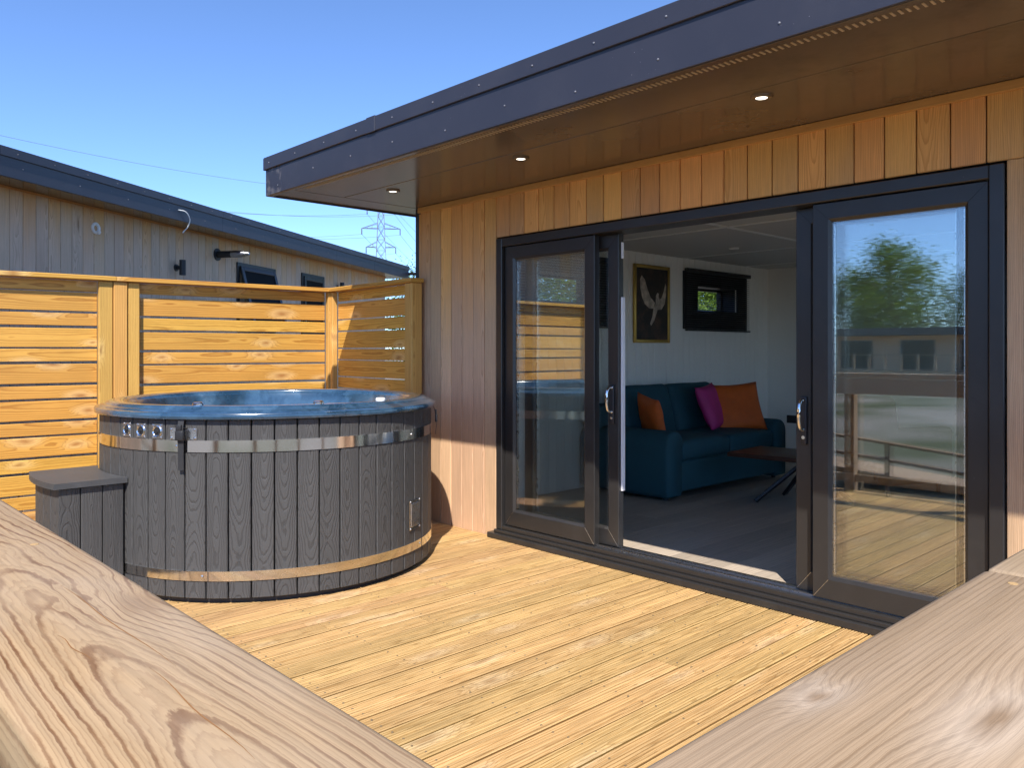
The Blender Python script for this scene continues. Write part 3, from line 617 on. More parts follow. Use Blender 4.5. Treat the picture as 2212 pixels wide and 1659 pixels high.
# ------------------------------------------------------------------ hot tub
TC = (-4.766, 2.397); TR = 0.993
tub = thing('hot_tub', 'round hot tub of charcoal staves with steel bands and blue shell', 'hot tub', (*TC, 0))
def ring(a, r, z): return Vector((r * math.cos(a), r * math.sin(a), z))
link('base', lathe([(0.90, 0.0), (0.955, 0.0), (0.955, 0.05), (0.90, 0.05)], 64, M['black'], False), None, tub)
link('inner_drum', lathe([(0.962, 0.04), (0.962, 0.955)], 72, M['gasket']), None, tub)
NS = 54; sm = box_me(0.922, 2 * math.pi * TR / NS - 0.0075, 0.024, 0.004, M['wpc'])
for i in range(NS):
    a = 2 * math.pi * (i + 0.5) / NS
    link('stave', sm, None, tub, fr(ring(a, TR - 0.012, 0.030 + 0.461), (0, 0, 1), (math.sin(a), -math.cos(a), 0)))
def band(z0, z1):
    r = TR + 0.0035
    b = link('band', lathe([(r - 0.003, z0), (r + 0.002, z0), (r + 0.002, z1), (r - 0.003, z1)], 160, M['steel']), None, tub)
    return b
b1 = band(0.785, 0.846); b2 = band(0.122, 0.172)
rv = lathe([(0.0075, 0), (0.006, 0.003), (0.002, 0.0045), (0, 0.0046)], 12, M['brushed'])
def ta(px): 
    """angle round the tub where the ray through this photo column meets the staves"""
    v = ray(px, 900).xy; o = Vector((-TC[0], -TC[1])); A = v.dot(v); B = 2 * o.dot(v); c = o.dot(o) - TR * TR
    t = (-B - math.sqrt(max(0, B * B - 4 * A * c))) / 2 / A; p = o + v * t; return math.atan2(p.y, p.x)
for px_, zb, par in ((383, 0.815, b1), (887, 0.815, b1), (905, 0.147, b2), (438, 0.147, b2)):
    a = ta(px_); link('rivet', rv, None, par, fr(ring(a, TR + 0.0055, zb), (math.sin(a), -math.cos(a), 0), (0, 0, 1)) @ Matrix.Rotation(math.pi, 4, 'X'))
    link('band_joint', box_me(0.003, 0.0015, (0.061 if zb > .5 else .05), 0, M['gasket']), None, par, fr(ring(a + 0.03, TR + 0.0062, zb), (math.sin(a), -math.cos(a), 0), (math.cos(a), math.sin(a), 0)))
shell = link('shell', lathe([(0.985, 0.953), (1.016, 0.953), (1.021, 0.956), (1.0235, 0.962), (1.0225, 0.980), (1.018, 0.986), (1.008, 0.989), (1.000, 0.990), (0.992, 0.997), (0.975, 1.002), (0.966, 1.003), (0.960, 1.012), (0.945, 1.019), (0.915, 1.022), (0.885, 1.019), (0.868, 1.010), (0.862, 0.998), (0.852, 0.992), (0.842, 0.965), (0.835, 0.90), (0.80, 0.78), (0.62, 0.55), (0.60, 0.50), (0, 0.50)], 128, M['acrylic']), None, tub)
link('water', lathe([(0, 0.885), (0.836, 0.885)], 64, M['water']), None, tub)
for (px_, rr, kind) in ((405, 0.895, 0), (850, 0.895, 1), (700, 0.90, 0)):
    a = ta(px_)
    link('air_valve', lathe([(0.028, 0.0), (0.028, 0.010), (0.022, 0.016), (0, 0.017)], 20, M['white'] if kind else M['chrome']), None, shell, T(*ring(a, rr, 1.021)))
for k, px_ in enumerate((276, 306, 341)):
    a = ta(px_); q = fr(ring(a, TR + 0.003, 0.888), (math.sin(a), -math.cos(a), 0), (0, 0, 1)) @ Matrix.Rotation(math.pi, 4, 'X')
    p = link('gauge_plate', box_me(0.066, 0.078, 0.004, 0.0015, M['brushed']), None, tub, q)
    link('gauge_ring', lathe([(0.030, 0.0), (0.030, 0.006), (0.027, 0.008), (0.022, 0.005), (0.021, 0.003)], 24, M['chrome']), None, p, q)
    link('dial', lathe([(0, 0.010), (0.008, 0.010), (0.010, 0.004), (0.022, 0.0038)][::-1], 24, M['black']), None, p, q)
    for sx in (-1, 1):
        for sy in (-1, 1): link('screw', rv, None, p, q @ T(sx * 0.025, sy * 0.031, 0.002))
a = ta(397); q = fr(ring(a, TR + 0.004, 0.880), (-math.sin(a), math.cos(a), 0), (0, 0, 1))
npl = link('name_plate', box_me(0.150, 0.062, 0.003, 0.0012, M['brushed']), None, tub, q)
def lettering(txt, size, x, y, par, q, z):
    cu = bpy.data.curves.new('t', 'FONT'); cu.body = txt; cu.size = size; cu.extrude = 0.0004; cu.align_x = 'CENTER'
    o = bpy.data.objects.new('t', cu); col.objects.link(o); dg = bpy.context.evaluated_depsgraph_get()
    me = bpy.data.meshes.new_from_object(o.evaluated_get(dg)); bpy.data.objects.remove(o)
    me.materials.clear(); return link('lettering', me, M['ink'], par, q @ T(x, y, z))
lettering('SPA', 0.030, 0.018, 0.000, npl, q, 0.002); lettering('Spa', 0.022, 0.024, -0.024, npl, q, 0.002)
for sx in (-1, 1):
    for sy in (-1, 1): link('screw', rv, None, npl, q @ T(sx * 0.066, sy * 0.022, 0.0012))
def clip(a, zt, L, out):
    q = fr(ring(a, TR + 0.012, zt), (-math.sin(a), math.cos(a), 0), (0, 0, 1))   # x along rim, y up, z outwards
    s = link('cover_strap', tube_strip([(0, 0, 0.0), (0, -0.05, 0.012), (0, -0.09, 0.016), (0, -0.14, out), (0, -L, out * 0.7)], 0.032, 0.003, M['strap']), None, tub, q)
    link('buckle', box_me(0.045, 0.050, 0.016, 0.004, M['black'], 2), None, s, q @ T(0, -0.095, 0.022))
    link('buckle_clip', box_me(0.030, 0.030, 0.012, 0.003, M['black'], 2), None, s, q @ T(-0.006, -0.055, 0.020))
def tube_strip(pts, w, t, mat):
    V = []; F = []
    for (x, y, z) in pts: V += [(x - w / 2, y, z), (x + w / 2, y, z), (x + w / 2, y, z + t), (x - w / 2, y, z + t)]
    for i in range(len(pts) - 1):
        for k in range(4): F.append((i * 4 + k, i * 4 + (k + 1) % 4, i * 4 + 4 + (k + 1) % 4, i * 4 + 4 + k))
    F += [(3, 2, 1, 0), tuple(len(V) - 4 + k for k in range(4))]; return mesh(V, F, mat)
clip(ta(396), 0.968, 0.275, 0.010); clip(R(51.5), 0.968, 0.20, 0.022)
a = ta(895); q = fr(ring(a, TR + 0.003, 0.335), (-math.sin(a), math.cos(a), 0), (0, 0, 1))
hp = link('access_hatch', box_me(0.135, 0.178, 0.005, 0.002, M['steel']), None, tub, q)
link('hatch_door', box_me(0.108, 0.138, 0.005, 0.002, M['brushed']), None, hp, q @ T(0, 0, 0.004))
for sx in (-1, 1):
    for sy in (-1, 1): link('screw', rv, None, hp, q @ T(sx * 0.058, sy * 0.08, 0.002))

# ------------------------------------------------------------------ tub step
step = thing('tub_step', 'charcoal curved-fronted box step against the side of the hot tub', 'step', (-4.797, 1.25, 0))
SX0, SX1 = -5.090, -4.512; SO = T(4.797, -1.25, 0)
def arc_pt(x, r): return Vector((x, TC[1] - math.sqrt(r * r - (x - TC[0]) ** 2)))
def tread(r0, r1, z0, z1, x0, x1, mat):
    V = []; F = []; n = 14
    xs = [x0 + (x1 - x0) * i / n for i in range(n + 1)]
    for z in (z0, z1):
        for x in xs: p = arc_pt(x, r0); V.append((p.x + 4.797, p.y - 1.25, z))
        for x in xs: p = arc_pt(x, r1); V.append((p.x + 4.797, p.y - 1.25, z))
    m_ = n + 1; o = 2 * m_
    for i in range(n):
        F += [(o + i, o + m_ + i, o + m_ + i + 1, o + i + 1), (i, i + 1, m_ + i + 1, m_ + i), (m_ + i, m_ + i + 1, o + m_ + i + 1, o + m_ + i), (i + 1, i, o + i, o + i + 1)]
    F += [(0, m_, o + m_, o), (n, o + n, o + m_ + n, m_ + n)]
    return mesh(V, F, mat)
s = tread(1.0, 1.342, 0.606, 0.636, SX0, SX1, None); s.materials.append(plain('step_tread_composite', (0.060, 0.061, 0.064), 0.5, var=0.15, scale=10, speck=0.05, speckcol=(0.4, 0.4, 0.4), bump=0.2))
link('tread', s, None, step)
link('inner_box', tread(1.012, 1.285, 0.01, 0.600, SX0 + 0.045, SX1 - 0.045, M['gasket']), None, step)
ss = 0.0985
for sx, xx in ((-1, SX0 + 0.03), (1, SX1 - 0.03)):
    y0 = arc_pt(xx, 1.312).y; y1 = arc_pt(xx, 1.0).y; n = 3; pw_ = (y1 - y0 - 0.004) / n
    for i in range(n): link('side_board', box_me(0.600, pw_ - 0.004, 0.016, 0.003, M['wpc']), None, step, SO @ fr((xx, y0 + pw_ * (i + .5), 0.303), (0, 0, 1), (0, sx, 0)))
n = 5
for i in range(n):
    x = SX0 + 0.022 + (SX1 - SX0 - 0.044) * (i + .5) / n; p = arc_pt(x, 1.300); d = (p - Vector(TC)).normalized()
    link('front_board', box_me(0.600, 0.104, 0.016, 0.003, M['wpc']), None, step, SO @ fr((p.x, p.y, 0.303), (0, 0, 1), (d.y, -d.x, 0)))

# ------------------------------------------------------------------ slatted fence
def fence(name, label, loc, rz, runs, L, zoff=0.0, posts=(), cap=True, end_ext=(0, 0), gap=0.017):
    """local x along the fence, -y faces the deck"""
    t = thing(name, label, 'fence', loc, rz, 'slatted fence panels round the deck')
    for (a, b, dz) in runs:
        z = 1.742 + dz
        tb = board('slat', b - a, 0.080, 0.020, ((a + b) / 2, 0.012, 1.790), (1, 0, 0), (0, 0, 1), M['fence'], t)
        k = 0
        while z > 0.06:
            w = 0.140 if k % 2 == 0 else 0.092
            if z - w < 0.01: w = z - 0.012
            jig = random.uniform(-0.0025, 0.0025)
            link('slat', box_me(b - a, w, 0.020, 0.003, M['fence']), None, t, fr(((a + b) / 2, 0.010 + random.uniform(-.0015, .0015), z - w / 2 + jig), (1, 0, random.uniform(-.0012, .0012)), (0, 0, 1)))
            z -= w + gap; k += 1
    for (x, w, y, dpt, zt) in posts: link('post', box_me(zt + 0.4, w, dpt, 0.005, M['post']), None, t, fr((x, y, (zt - 0.4) / 2), (0, 0, 1), (1, 0, 0)))
    link('cap_board', box_me(L + end_ext[1] - end_ext[0], 0.120, 0.034, 0.004, M['fence']), None, t, fr(((L + end_ext[1] + end_ext[0]) / 2, -0.020, 1.852), (1, 0, 0), (0, 1, 0)))
    return t
FA, FB = Vector((-6.66, 0.10)), Vector((-6.425, 3.80))
fl = (FB - FA).length; fang = math.atan2(FB.y - FA.y, FB.x - FA.x); fdir = (FB - FA).normalized()
def fs(px_):   # distance along the fence where a photo column meets it
    v = ray(px_, 900).xy; nrm = Vector((fdir.y, -fdir.x)); t = FA.dot(nrm) / v.dot(nrm); return (v * t - FA).dot(fdir)
s0, s1, s2, s3, s4 = fs(210), fs(241), fs(272), fs(300), fs(702)
# the fence runs along +Y with the deck on its right: local -y must face +X
W_ = 0.0
fence('fence_panel', 'golden slatted fence panel beside the double post, behind the tub step', (FA.x, FA.y, 0), fang,
      [(0.09, s0, 0.0)], s1 + 0.02, posts=((0.045, 0.09, -0.010, 0.075, 1.832), ((s0 + s1) / 2, s1 - s0 - 0.003, -0.022, 0.05, 1.832)))
pm = (s1 + s2) / 2
pcx = FA + fdir * (s1 + 0.021)
fence('fence_panel', 'golden slatted fence panel behind the hot tub with its own square post', (pcx.x, pcx.y, 0), fang,
      [(s3 - s1 - 0.02, s4 - s1 - 0.021, -0.022)], fl - s1 - 0.021, posts=((pm - s1 - 0.021, s2 - s1 - 0.004, -0.014, 0.09, 1.832), ((s2 + s3) / 2 - s1 - 0.021, s3 - s2 - 0.010, -0.022, 0.05, 1.832), (s4 - s1 + 0.028, 0.085, -0.022, 0.055, 1.832)))
GA, GB = Vector((-6.425, 3.80)), Vector((-5.005, 3.712)); gang = math.atan2(GB.y - GA.y, GB.x - GA.x); glen = (GB - GA).length
fence('fence_panel', 'short golden slatted fence panel half in shade at the lodge corner', (GA.x, GA.y, 0), gang,
      [(0.10, glen - 0.10, -0.012)], glen, posts=((0.058, 0.075, -0.026, 0.05, 1.832), (glen - 0.055, 0.105, -0.014, 0.095, 1.833)), end_ext=(0.062, 0.015), gap=0.011)

# ------------------------------------------------------------------ furniture inside
def soft(sx, sy, sz, bev, mat, puff=0.0, seg=4):
    bm = bmesh.new(); bmesh.ops.create_cube(bm, size=1.0)
    for v in bm.verts: v.co = Vector((v.co.x * sx, v.co.y * sy, v.co.z * sz))
    bmesh.ops.bevel(bm, geom=bm.edges[:], offset=bev, segments=seg, affect='EDGES', profile=0.5)
    bmesh.ops.subdivide_edges(bm, edges=bm.edges[:], cuts=2, use_grid_fill=True)
    for v in bm.verts:
        fx, fy, fz = v.co.x / sx * 2, v.co.y / sy * 2, v.co.z / sz * 2
        k = (1 - fx * fx) * (1 - fy * fy) * puff; v.co.z += k * (1 if fz > 0 else -0.3)
    from mathutils import noise as mn
    for v in bm.verts: v.co += v.co.normalized() * 0.007 * mn.noise(v.co * 7.0 + Vector((sx * 9, sy * 5, 0)))
    me = bpy.data.meshes.new('soft'); bm.to_mesh(me); bm.free()
    for p in me.polygons: p.use_smooth = True
    me.materials.append(mat); return me
SX, SXB, SY0, SY1 = -3.885, -4.83, 5.365, 7.33
sofa = thing('sofa', 'teal velvet two seat sofa against the panelled wall', 'sofa', ((SX + SXB) / 2, (SY0 + SY1) / 2, ZFl))
sw = SX - SXB; sl = SY1 - SY0
link('base', soft(sw - 0.06, sl - 0.06, 0.26, 0.03, M['teal']), None, sofa, T(0.028, 0, 0.19))
for s_ in (-1, 1):
    pr = [(-0.5 * sw, 0.02), (0.5 * sw, 0.02)]
    # arm: extruded rounded profile in y/z, running front to back
    V = []; F = []; prof = []
    hw = 0.105
    prof += [(-hw + 0.01, 0.03), (-hw, 0.06), (-hw - 0.005, 0.45)]
    for k in range(9):
        a = math.pi - math.pi * k / 8; prof.append((0.012 * -s_ + (hw + 0.012) * math.cos(a), 0.475 + 0.10 * math.sin(a)))
    prof += [(hw + 0.002, 0.45), (hw, 0.06), (hw - 0.01, 0.03)]
    m_ = len(prof)
    rows = ((-sw / 2 + 0.0, 0.98), (-sw / 2 + 0.02, 1.0), (sw / 2 - 0.03, 1.0), (sw / 2 - 0.008, 0.985), (sw / 2, 0.95))
    for x, sc_ in rows:
        for yv, zv in prof: V.append((x, yv * sc_, 0.28 + (zv - 0.28) * sc_))
    for i in range(len(rows) - 1):
        for k in range(m_): F.append((i * m_ + k, i * m_ + (k + 1) % m_, (i + 1) * m_ + (k + 1) % m_, (i + 1) * m_ + k))
    F += [tuple(reversed(range(m_))), tuple((len(rows) - 1) * m_ + k for k in range(m_))]
    me = mesh(V, F, M['teal'], True); bm = bmesh.new(); bm.from_mesh(me); bmesh.ops.recalc_face_normals(bm, faces=bm.faces[:]); bm.to_mesh(me); bm.free()
    link('arm', me, None, sofa, T(0, s_ * (sl / 2 - 0.115), 0))
    link('seat_cushion', soft(sw - 0.26, sl / 2 - 0.235, 0.17, 0.045, M['teal'], 0.03), None, sofa, T(0.125, s_ * (sl / 4 - 0.115), 0.395))
    link('back_cushion', soft(0.52, sl / 2 - 0.24, 0.20, 0.07, M['teal'], 0.04), None, sofa, T(-0.235, s_ * (sl / 4 - 0.115), 0.66) @ Matrix.Rotation(R(-104 + 180), 4, 'Y'))
    for x in (-sw / 2 + 0.08, sw / 2 - 0.08): link('leg', lathe([(0, 0.0), (0.018, 0.0), (0.024, 0.07), (0, 0.07)], 12, M['black'], False), None, sofa, T(x, s_ * (sl / 2 - 0.10), 0))
link('backrest', soft(0.20, sl - 0.04, 0.72, 0.06, M['teal']), None, sofa, T(-sw / 2 + 0.105, 0, 0.40))
def cushion(name, label, mat, p, w, rot):
    bm = bmesh.new(); n = 14; V = {}
    for sgn in (1, -1):
        for i in range(n + 1):
            for j in range(n + 1):
                u, v = i / n * 2 - 1, j / n * 2 - 1
                pin = 1 - 0.075 * ((1 - u * u) * abs(v) ** 3 + (1 - v * v) * abs(u) ** 3)
                h = 0.30 * w * ((1 - u ** 4) * (1 - v ** 4)) ** 0.62 + 0.004 * math.sin(9 * u + 3 * v)
                edge = i in (0, n) or j in (0, n)
                if edge and sgn < 0: V[(sgn, i, j)] = V[(1, i, j)]; continue
                V[(sgn, i, j)] = bm.verts.new((u * w / 2 * pin, v * w / 2 * pin, sgn * h * 0.5 if not edge else 0))
    for sgn in (1, -1):
        for i in range(n):
            for j in range(n):
                f = [V[(sgn, i, j)], V[(sgn, i + 1, j)], V[(sgn, i + 1, j + 1)], V[(sgn, i, j + 1)]]
                bm.faces.new(f if sgn > 0 else f[::-1])
    me = bpy.data.meshes.new('cushion'); bm.to_mesh(me); bm.free()
    for q in me.polygons: q.use_smooth = True
    me.materials.append(mat); o = link(name, me, None, None, T(*p) @ rot); tag(o, label, 'cushion', 'scatter cushions on the sofa'); return o
RX = lambda a: Matrix.Rotation(R(a), 4, 'X'); RY = lambda a: Matrix.Rotation(R(a), 4, 'Y'); RZ = lambda a: Matrix.Rotation(R(a), 4, 'Z')
cz = ZFl + 0.49
cushion('cushion', 'orange velvet cushion slumped on the sofa behind its near arm', M['orange'], (-4.30, 5.72, cz + 0.16), 0.40, RZ(62) @ RY(76) @ RZ(8))
cushion('cushion', 'bright pink velvet cushion on the sofa', M['pink'], (-4.30, 6.68, cz + 0.21), 0.45, RZ(10) @ RY(68) @ RZ(5))
cushion('cushion', 'large rust orange velvet cushion leaning on the pink one', M['orange'], (-4.17, 6.91, cz + 0.20), 0.50, RZ(-38) @ RY(66) @ RZ(4))
tbl = thing('coffee_table', 'low dark wood coffee table on crossed black metal legs', 'coffee table', (-3.10, 6.15, ZFl))
link('table_top', box_me(1.05, 0.60, 0.035, 0.006, M['table_wood'], 2), None, tbl, RZ(4) @ T(0, 0, 0.385))
for s_ in (-1, 1):
    for q in (-1, 1):
        a = Vector((q * -0.30, s_ * 0.24, 0.012)); b = Vector((q * 0.04, s_ * 0.03, 0.37)); 
        link('leg', box_me((b - a).length, 0.05, 0.025, 0.003, M['black']), None, tbl, fr((a + b) / 2, b - a, (0, 1, 0)))
# armchair seen through the glass
ac = thing('armchair', 'dark brown armchair seen through the fixed glass panel', 'armchair', (-2.98, 7.35, ZFl), R(160))
link('seat', soft(0.60, 0.62, 0.24, 0.05, M['chair'], 0.02), None, ac, T(0, 0, 0.32))
link('backrest', soft(0.86, 0.20, 0.62, 0.06, M['chair']), None, ac, T(0, 0.34, 0.54) @ RX(-8))
for s_ in (-1, 1):
    link('arm', soft(0.15, 0.78, 0.48, 0.05, M['chair']), None, ac, T(s_ * 0.36, 0, 0.34))
    for y in (-0.3, 0.3): link('leg', lathe([(0, 0.0), (0.015, 0.0), (0.022, 0.13), (0, 0.13)], 10, M['black'], False), None, ac, T(s_ * 0.34, y, 0))
# painting
pt = thing('painting', 'gilt framed dark painting of a white dove on the panelled wall', 'painting', (XI + 0.002, 6.44, 1.385))
PW, PH = 0.575, 0.768
cv = link('canvas', box_me(0.014, PW - 0.05, PH - 0.05, 0, M['canvas']), None, pt, T(0.010, 0, PH / 2))
for yy in (-1, 1): link('frame_side', box_me(PH, 0.034, 0.026, 0.006, M['gold'], 2), None, pt, fr((0.013, yy * (PW / 2 - 0.017), PH / 2), (0, 0, 1), (0, 1, 0)))
for zz in (0.017, PH - 0.017): link('frame_side', box_me(PW - 0.068, 0.034, 0.026, 0.006, M['gold'], 2), None, pt, fr((0.013, 0, zz), (0, 1, 0), (0, 0, 1)))
def flat(pts, th=0.0012):
    n = len(pts); V = [(0, y, z) for y, z in pts] + [(th, y, z) for y, z in pts]
    return mesh(V, [tuple(range(n)), tuple(reversed(range(n, 2 * n)))] + [(i, (i + 1) % n, n + (i + 1) % n, n + i) for i in range(n)], M['bird'])
dove = [[(0.02, 0.34), (0.055, 0.40), (0.06, 0.47), (0.085, 0.50), (0.105, 0.49), (0.10, 0.465), (0.115, 0.44), (0.10, 0.36), (0.06, 0.28), (0.03, 0.22), (-0.02, 0.17), (-0.035, 0.19), (0.0, 0.26)],
        [(0.04, 0.40), (-0.03, 0.45), (-0.08, 0.53), (-0.12, 0.62), (-0.17, 0.66), (-0.195, 0.62), (-0.19, 0.53), (-0.16, 0.44), (-0.12, 0.38), (-0.05, 0.34), (0.02, 0.34)],
        [(0.10, 0.42), (0.15, 0.45), (0.19, 0.52), (0.215, 0.60), (0.228, 0.57), (0.222, 0.47), (0.20, 0.39), (0.15, 0.335), (0.09, 0.33)]]
for nm, pl in zip(('painted_body', 'painted_wing', 'painted_wing'), dove): link(nm, flat(pl), None, cv, T(0.0172, 0, 0))

# ------------------------------------------------------------------ neighbouring lodge
NP = Vector((-7.91, 1.657, 0)); NA = R(124.3)
nb = thing('lodge', 'neighbouring lodge of weathered grey cedar with dark fascia beyond the fence', 'lodge', (NP.x, NP.y, GZ), NA)
NZ = T(0, 0, -GZ)
def nbx(name, lo, hi, mat, par=None, bev=0.0):
    s = [hi[i] - lo[i] for i in range(3)]; c = [(hi[i] + lo[i]) / 2 for i in range(3)]
    return link(name, box_me(*s, bev, mat), mat, par or nb, NZ @ T(*c))
NX0, NX1 = -3.5, 8.40; NT_ = 2.70
nw = nbx('wall', (NX0 + 0.02, 0.018, GZ), (NX1 - 0.02, 4.6, NT_), M['cav'])
n = round((NX1 - NX0) / 0.14)
for i in range(n):
    x = NX0 + (NX1 - NX0) * (i + .5) / n
    link('cladding_board', box_me(3.0, (NX1 - NX0) / n - 0.0045, 0.018, 0.0035, M['clad_grey']), None, nw, NZ @ fr((x, 0.009 + random.uniform(-.001, .001), NT_ - 1.5 - 0.02), (0, 0, 1), (1, 0, 0)))
link('eave_trim', box_me(NX1 - NX0, 0.03, 0.02, 0.003, M['trim']), None, nb, NZ @ fr(((NX0 + NX1) / 2, -0.010, NT_ - 0.012), (1, 0, 0), (0, 0, 1)))
nr = nbx('roof', (NX0 - 0.3, -0.34, NT_ + 0.004), (NX1 + 0.30, 5.0, NT_ + 0.20), M['fascia'])
nbx('soffit_panel', (NX0 - 0.3, -0.345, NT_ - 0.012), (NX1 + 0.28, 0.3, NT_ + 0.004), M['soffit'], nr)
xs_ = [NX0 - 0.32, -0.6, 2.45, 5.5, 7.0, NX1 + 0.30]
for a, b in zip(xs_[:-1], xs_[1:]):
    nbx('fascia_board', (a, -0.362, NT_ - 0.022), (b - 0.002, -0.346, NT_ + 0.14), M['fascia'], nr, 0.002)
    nbx('cap_flashing', (a, -0.374, NT_ + 0.136), (b - 0.0021, -0.30, NT_ + 0.212), M['fascia'], nr, 0.002)
for k in range(26): link('screw', fs_me, None, nr, NZ @ fr((-1.2 + k * 0.38, -0.3745, NT_ + 0.172), (1, 0, 0), (0, 0, 1)) )
for k in range(16): link('screw', fs_me, None, nr, NZ @ fr((-1.0 + k * 0.62, -0.3625, NT_ + 0.055 + random.uniform(-.02, .02)), (1, 0, 0), (0, 0, 1)))
link('gutter', lathe([(0.045, -0.36), (0.05, -0.36), (0.05, 5.0), (0.045, 5.0)], 12, M['black'], True, math.pi, 2 * math.pi), None, nr, NZ @ fr((NX1 + 0.345, 0, NT_ + 0.10), (1, 0, 0), (0, 0, 1)) @ Matrix.Rotation(0, 4, 'X') @ T(0, 0, 0))
def nb_window(x0, x1, z0, z1, tilt):
    w = nbx('window', (x0, -0.022, z0), (x0 + 0.05, 0.0, z1), M['frame'], None, 0.003)
    for lo, hi in (((x1 - 0.05, -0.022, z0), (x1, 0.0, z1)), ((x0 + 0.05, -0.0215, z1 - 0.05), (x1 - 0.05, 0.0, z1)), ((x0 + 0.05, -0.0215, z0), (x1 - 0.05, 0.0, z0 + 0.05))): nbx('window_frame', lo, hi, M['frame'], w, 0.003)
    W, Hh = x1 - x0 - 0.09, z1 - z0 - 0.09
    q = NZ @ T((x0 + x1) / 2, -0.028, z1 - 0.045) @ Matrix.Rotation(R(-tilt), 4, 'X')
    for cx_, cz_, sx, sz in ((-W / 2 + 0.03, -Hh / 2, 0.06, Hh), (W / 2 - 0.03, -Hh / 2, 0.06, Hh), (0, -0.03, W - 0.12, 0.06), (0, -Hh + 0.03, W - 0.12, 0.06)):
        link('sash', box_me(sx, 0.03, sz, 0.004, M['frame']), None, w, q @ T(cx_, 0, cz_))
    link('pane', box_me(W - 0.11, 0.008, Hh - 0.11, 0, M['black_glass']), None, w, q @ T(0, 0, -Hh / 2))
M['black_glass'] = plain('dark_window_pane', (0.008, 0.008, 0.008), 0.5, spec=0.05, var=0.02)
nb_window(3.32, 4.28, 1.55, 2.43, 14); nb_window(5.05, 5.79, 1.55, 2.46, 0)
def wall_light(x, z):
    w = link('wall_light', lathe([(0, -0.085), (0.034, -0.085), (0.034, 0.085), (0, 0.085)], 20, M['black'], False), None, nb, NZ @ T(x, -0.085, z))
    link('bracket', lathe([(0.022, 0.0), (0.022, 0.06), (0.04, 0.062), (0.04, 0.072), (0, 0.072)], 16, M['black'], False), None, w, NZ @ fr((x, -0.072, z), (1, 0, 0), (0, 0, -1)))
wall_light(2.10, 2.235); wall_light(6.30, 2.33)
fx, fz = 2.90, 2.475
fl_ = link('flue_pipe', lathe([(0.0, 0.0), (0.075, 0.0), (0.075, 0.012), (0.042, 0.016), (0.040, 0.26)], 24, M['black']), None, nb, NZ @ fr((fx, 0.0, fz), (1, 0, 0), (0, 0, 1)))
link('foil_wrap', lathe([(0.043, 0.20), (0.044, 0.26), (0.038, 0.33), (0.026, 0.40), (0.016, 0.43), (0, 0.43)], 14, M['foil']), None, fl_, NZ @ fr((fx, 0.0, fz), (1, 0, 0), (0, 0, 1)))
link('cable_plug', lathe([(0.055, 0.0), (0.058, 0.012), (0.048, 0.022), (0.032, 0.016), (0.026, 0.004)], 20, M['white']), None, nb, NZ @ fr((0.855, 0.0, 2.49), (1, 0, 0), (0, 0, 1)))
link('loose_cable', tube([(0.872, -0.012, 2.462), (0.880, -0.018, 2.446), (0.884, -0.020, 2.434)], [0.030, 0.026, 0.012], M['white'], 8), None, nb, NZ)
def smooth_path(p, n=6):
    p = [Vector(q) for q in p]; p = [2 * p[0] - p[1]] + p + [2 * p[-1] - p[-2]]; out = []
    for i in range(1, len(p) - 2):
        for k in range(n):
            t = k / n; a_, b_, c_, d_ = p[i - 1], p[i], p[i + 1], p[i + 2]
            out.append(0.5 * ((2 * b_) + (c_ - a_) * t + (2 * a_ - 5 * b_ + 4 * c_ - d_) * t * t + (3 * b_ - a_ - 3 * c_ + d_) * t ** 3))
    return out + [p[-2]]
link('loose_cable', tube(smooth_path([(1.62, -0.365, NT_ + 0.085), (1.70, -0.40, NT_ + 0.075), (1.77, -0.40, NT_ + 0.01), (1.80, -0.36, NT_ - 0.06), (1.79, -0.30, NT_ - 0.13)]), 0.006, M['white'], 8), None, nb, NZ)

# ------------------------------------------------------------------ far lodge across the site, seen in the glass
fl2 = thing('lodge', 'distant cedar lodge across the site reflected in the door glass', 'lodge', (-20, -48, GZ), math.pi)
FZ = 0.35
def f2(name, lo, hi, mat, par=None):
    s = [hi[i] - lo[i] for i in range(3)]; c = [(hi[i] + lo[i]) / 2 for i in range(3)]
    return link(name, box_me(*s, 0, mat), mat, par or fl2, T(*c))
f2('wall', (-9, 0, 0), (9, 6, 2.75), M['clad'])
r_ = f2('roof', (-9.5, -1.1, 2.78), (9.5, 6.4, 3.25), M['fascia'])
for x in (-7.2, -3.6, 0.2, 4.2, 7.3):
    w = f2('patio_window', (x - 1.1, -0.03, 0.5), (x + 1.1, 0.02, 2.45), M['frame']); f2('pane', (x - 1.0, -0.04, 0.6), (x - 0.04, -0.032, 2.35), M['black_glass'], w); f2('pane', (x + 0.04, -0.04, 0.6), (x + 1.0, -0.032, 2.35), M['black_glass'], w)
f2('deck', (-9, -3.2, 0.30), (9, -0.001, 0.42), M['rail2'])
f2('handrail', (-9, -3.2, 1.46), (9, -3.06, 1.51), M['rail'])
for i in range(19): f2('baluster_post', (-9 + i, -3.17, 0.421), (-8.91 + i, -3.08, 1.459), M['rail2'])
# ramp with handrails, seen in the glass below the rail
rp = thing('ramp', 'timber access ramp with three plain handrails reflected in the door glass', 'ramp', (-4.65, -2.31, GZ), R(-21))
RS = T(0, 0, 0) @ RY(7.8)
link('ramp_floor', box_me(4.6, 1.1, 0.05, 0.004, M['rail2']), None, rp, RS @ T(0.2, -0.60, 0.25))
for z in (0.69, 0.48, 0.28): link('handrail', box_me(4.6, 0.10, 0.035, 0.004, M['rail']), None, rp, RS @ T(0.2, 0, z))
for i in range(6): link('post', box_me(0.06, 0.06, 0.95, 0.004, M['rail2']), None, rp, T(-2.0 + i * 0.88, -0.02, 0.20 - (-2.0 + i * 0.88) * 0.137))

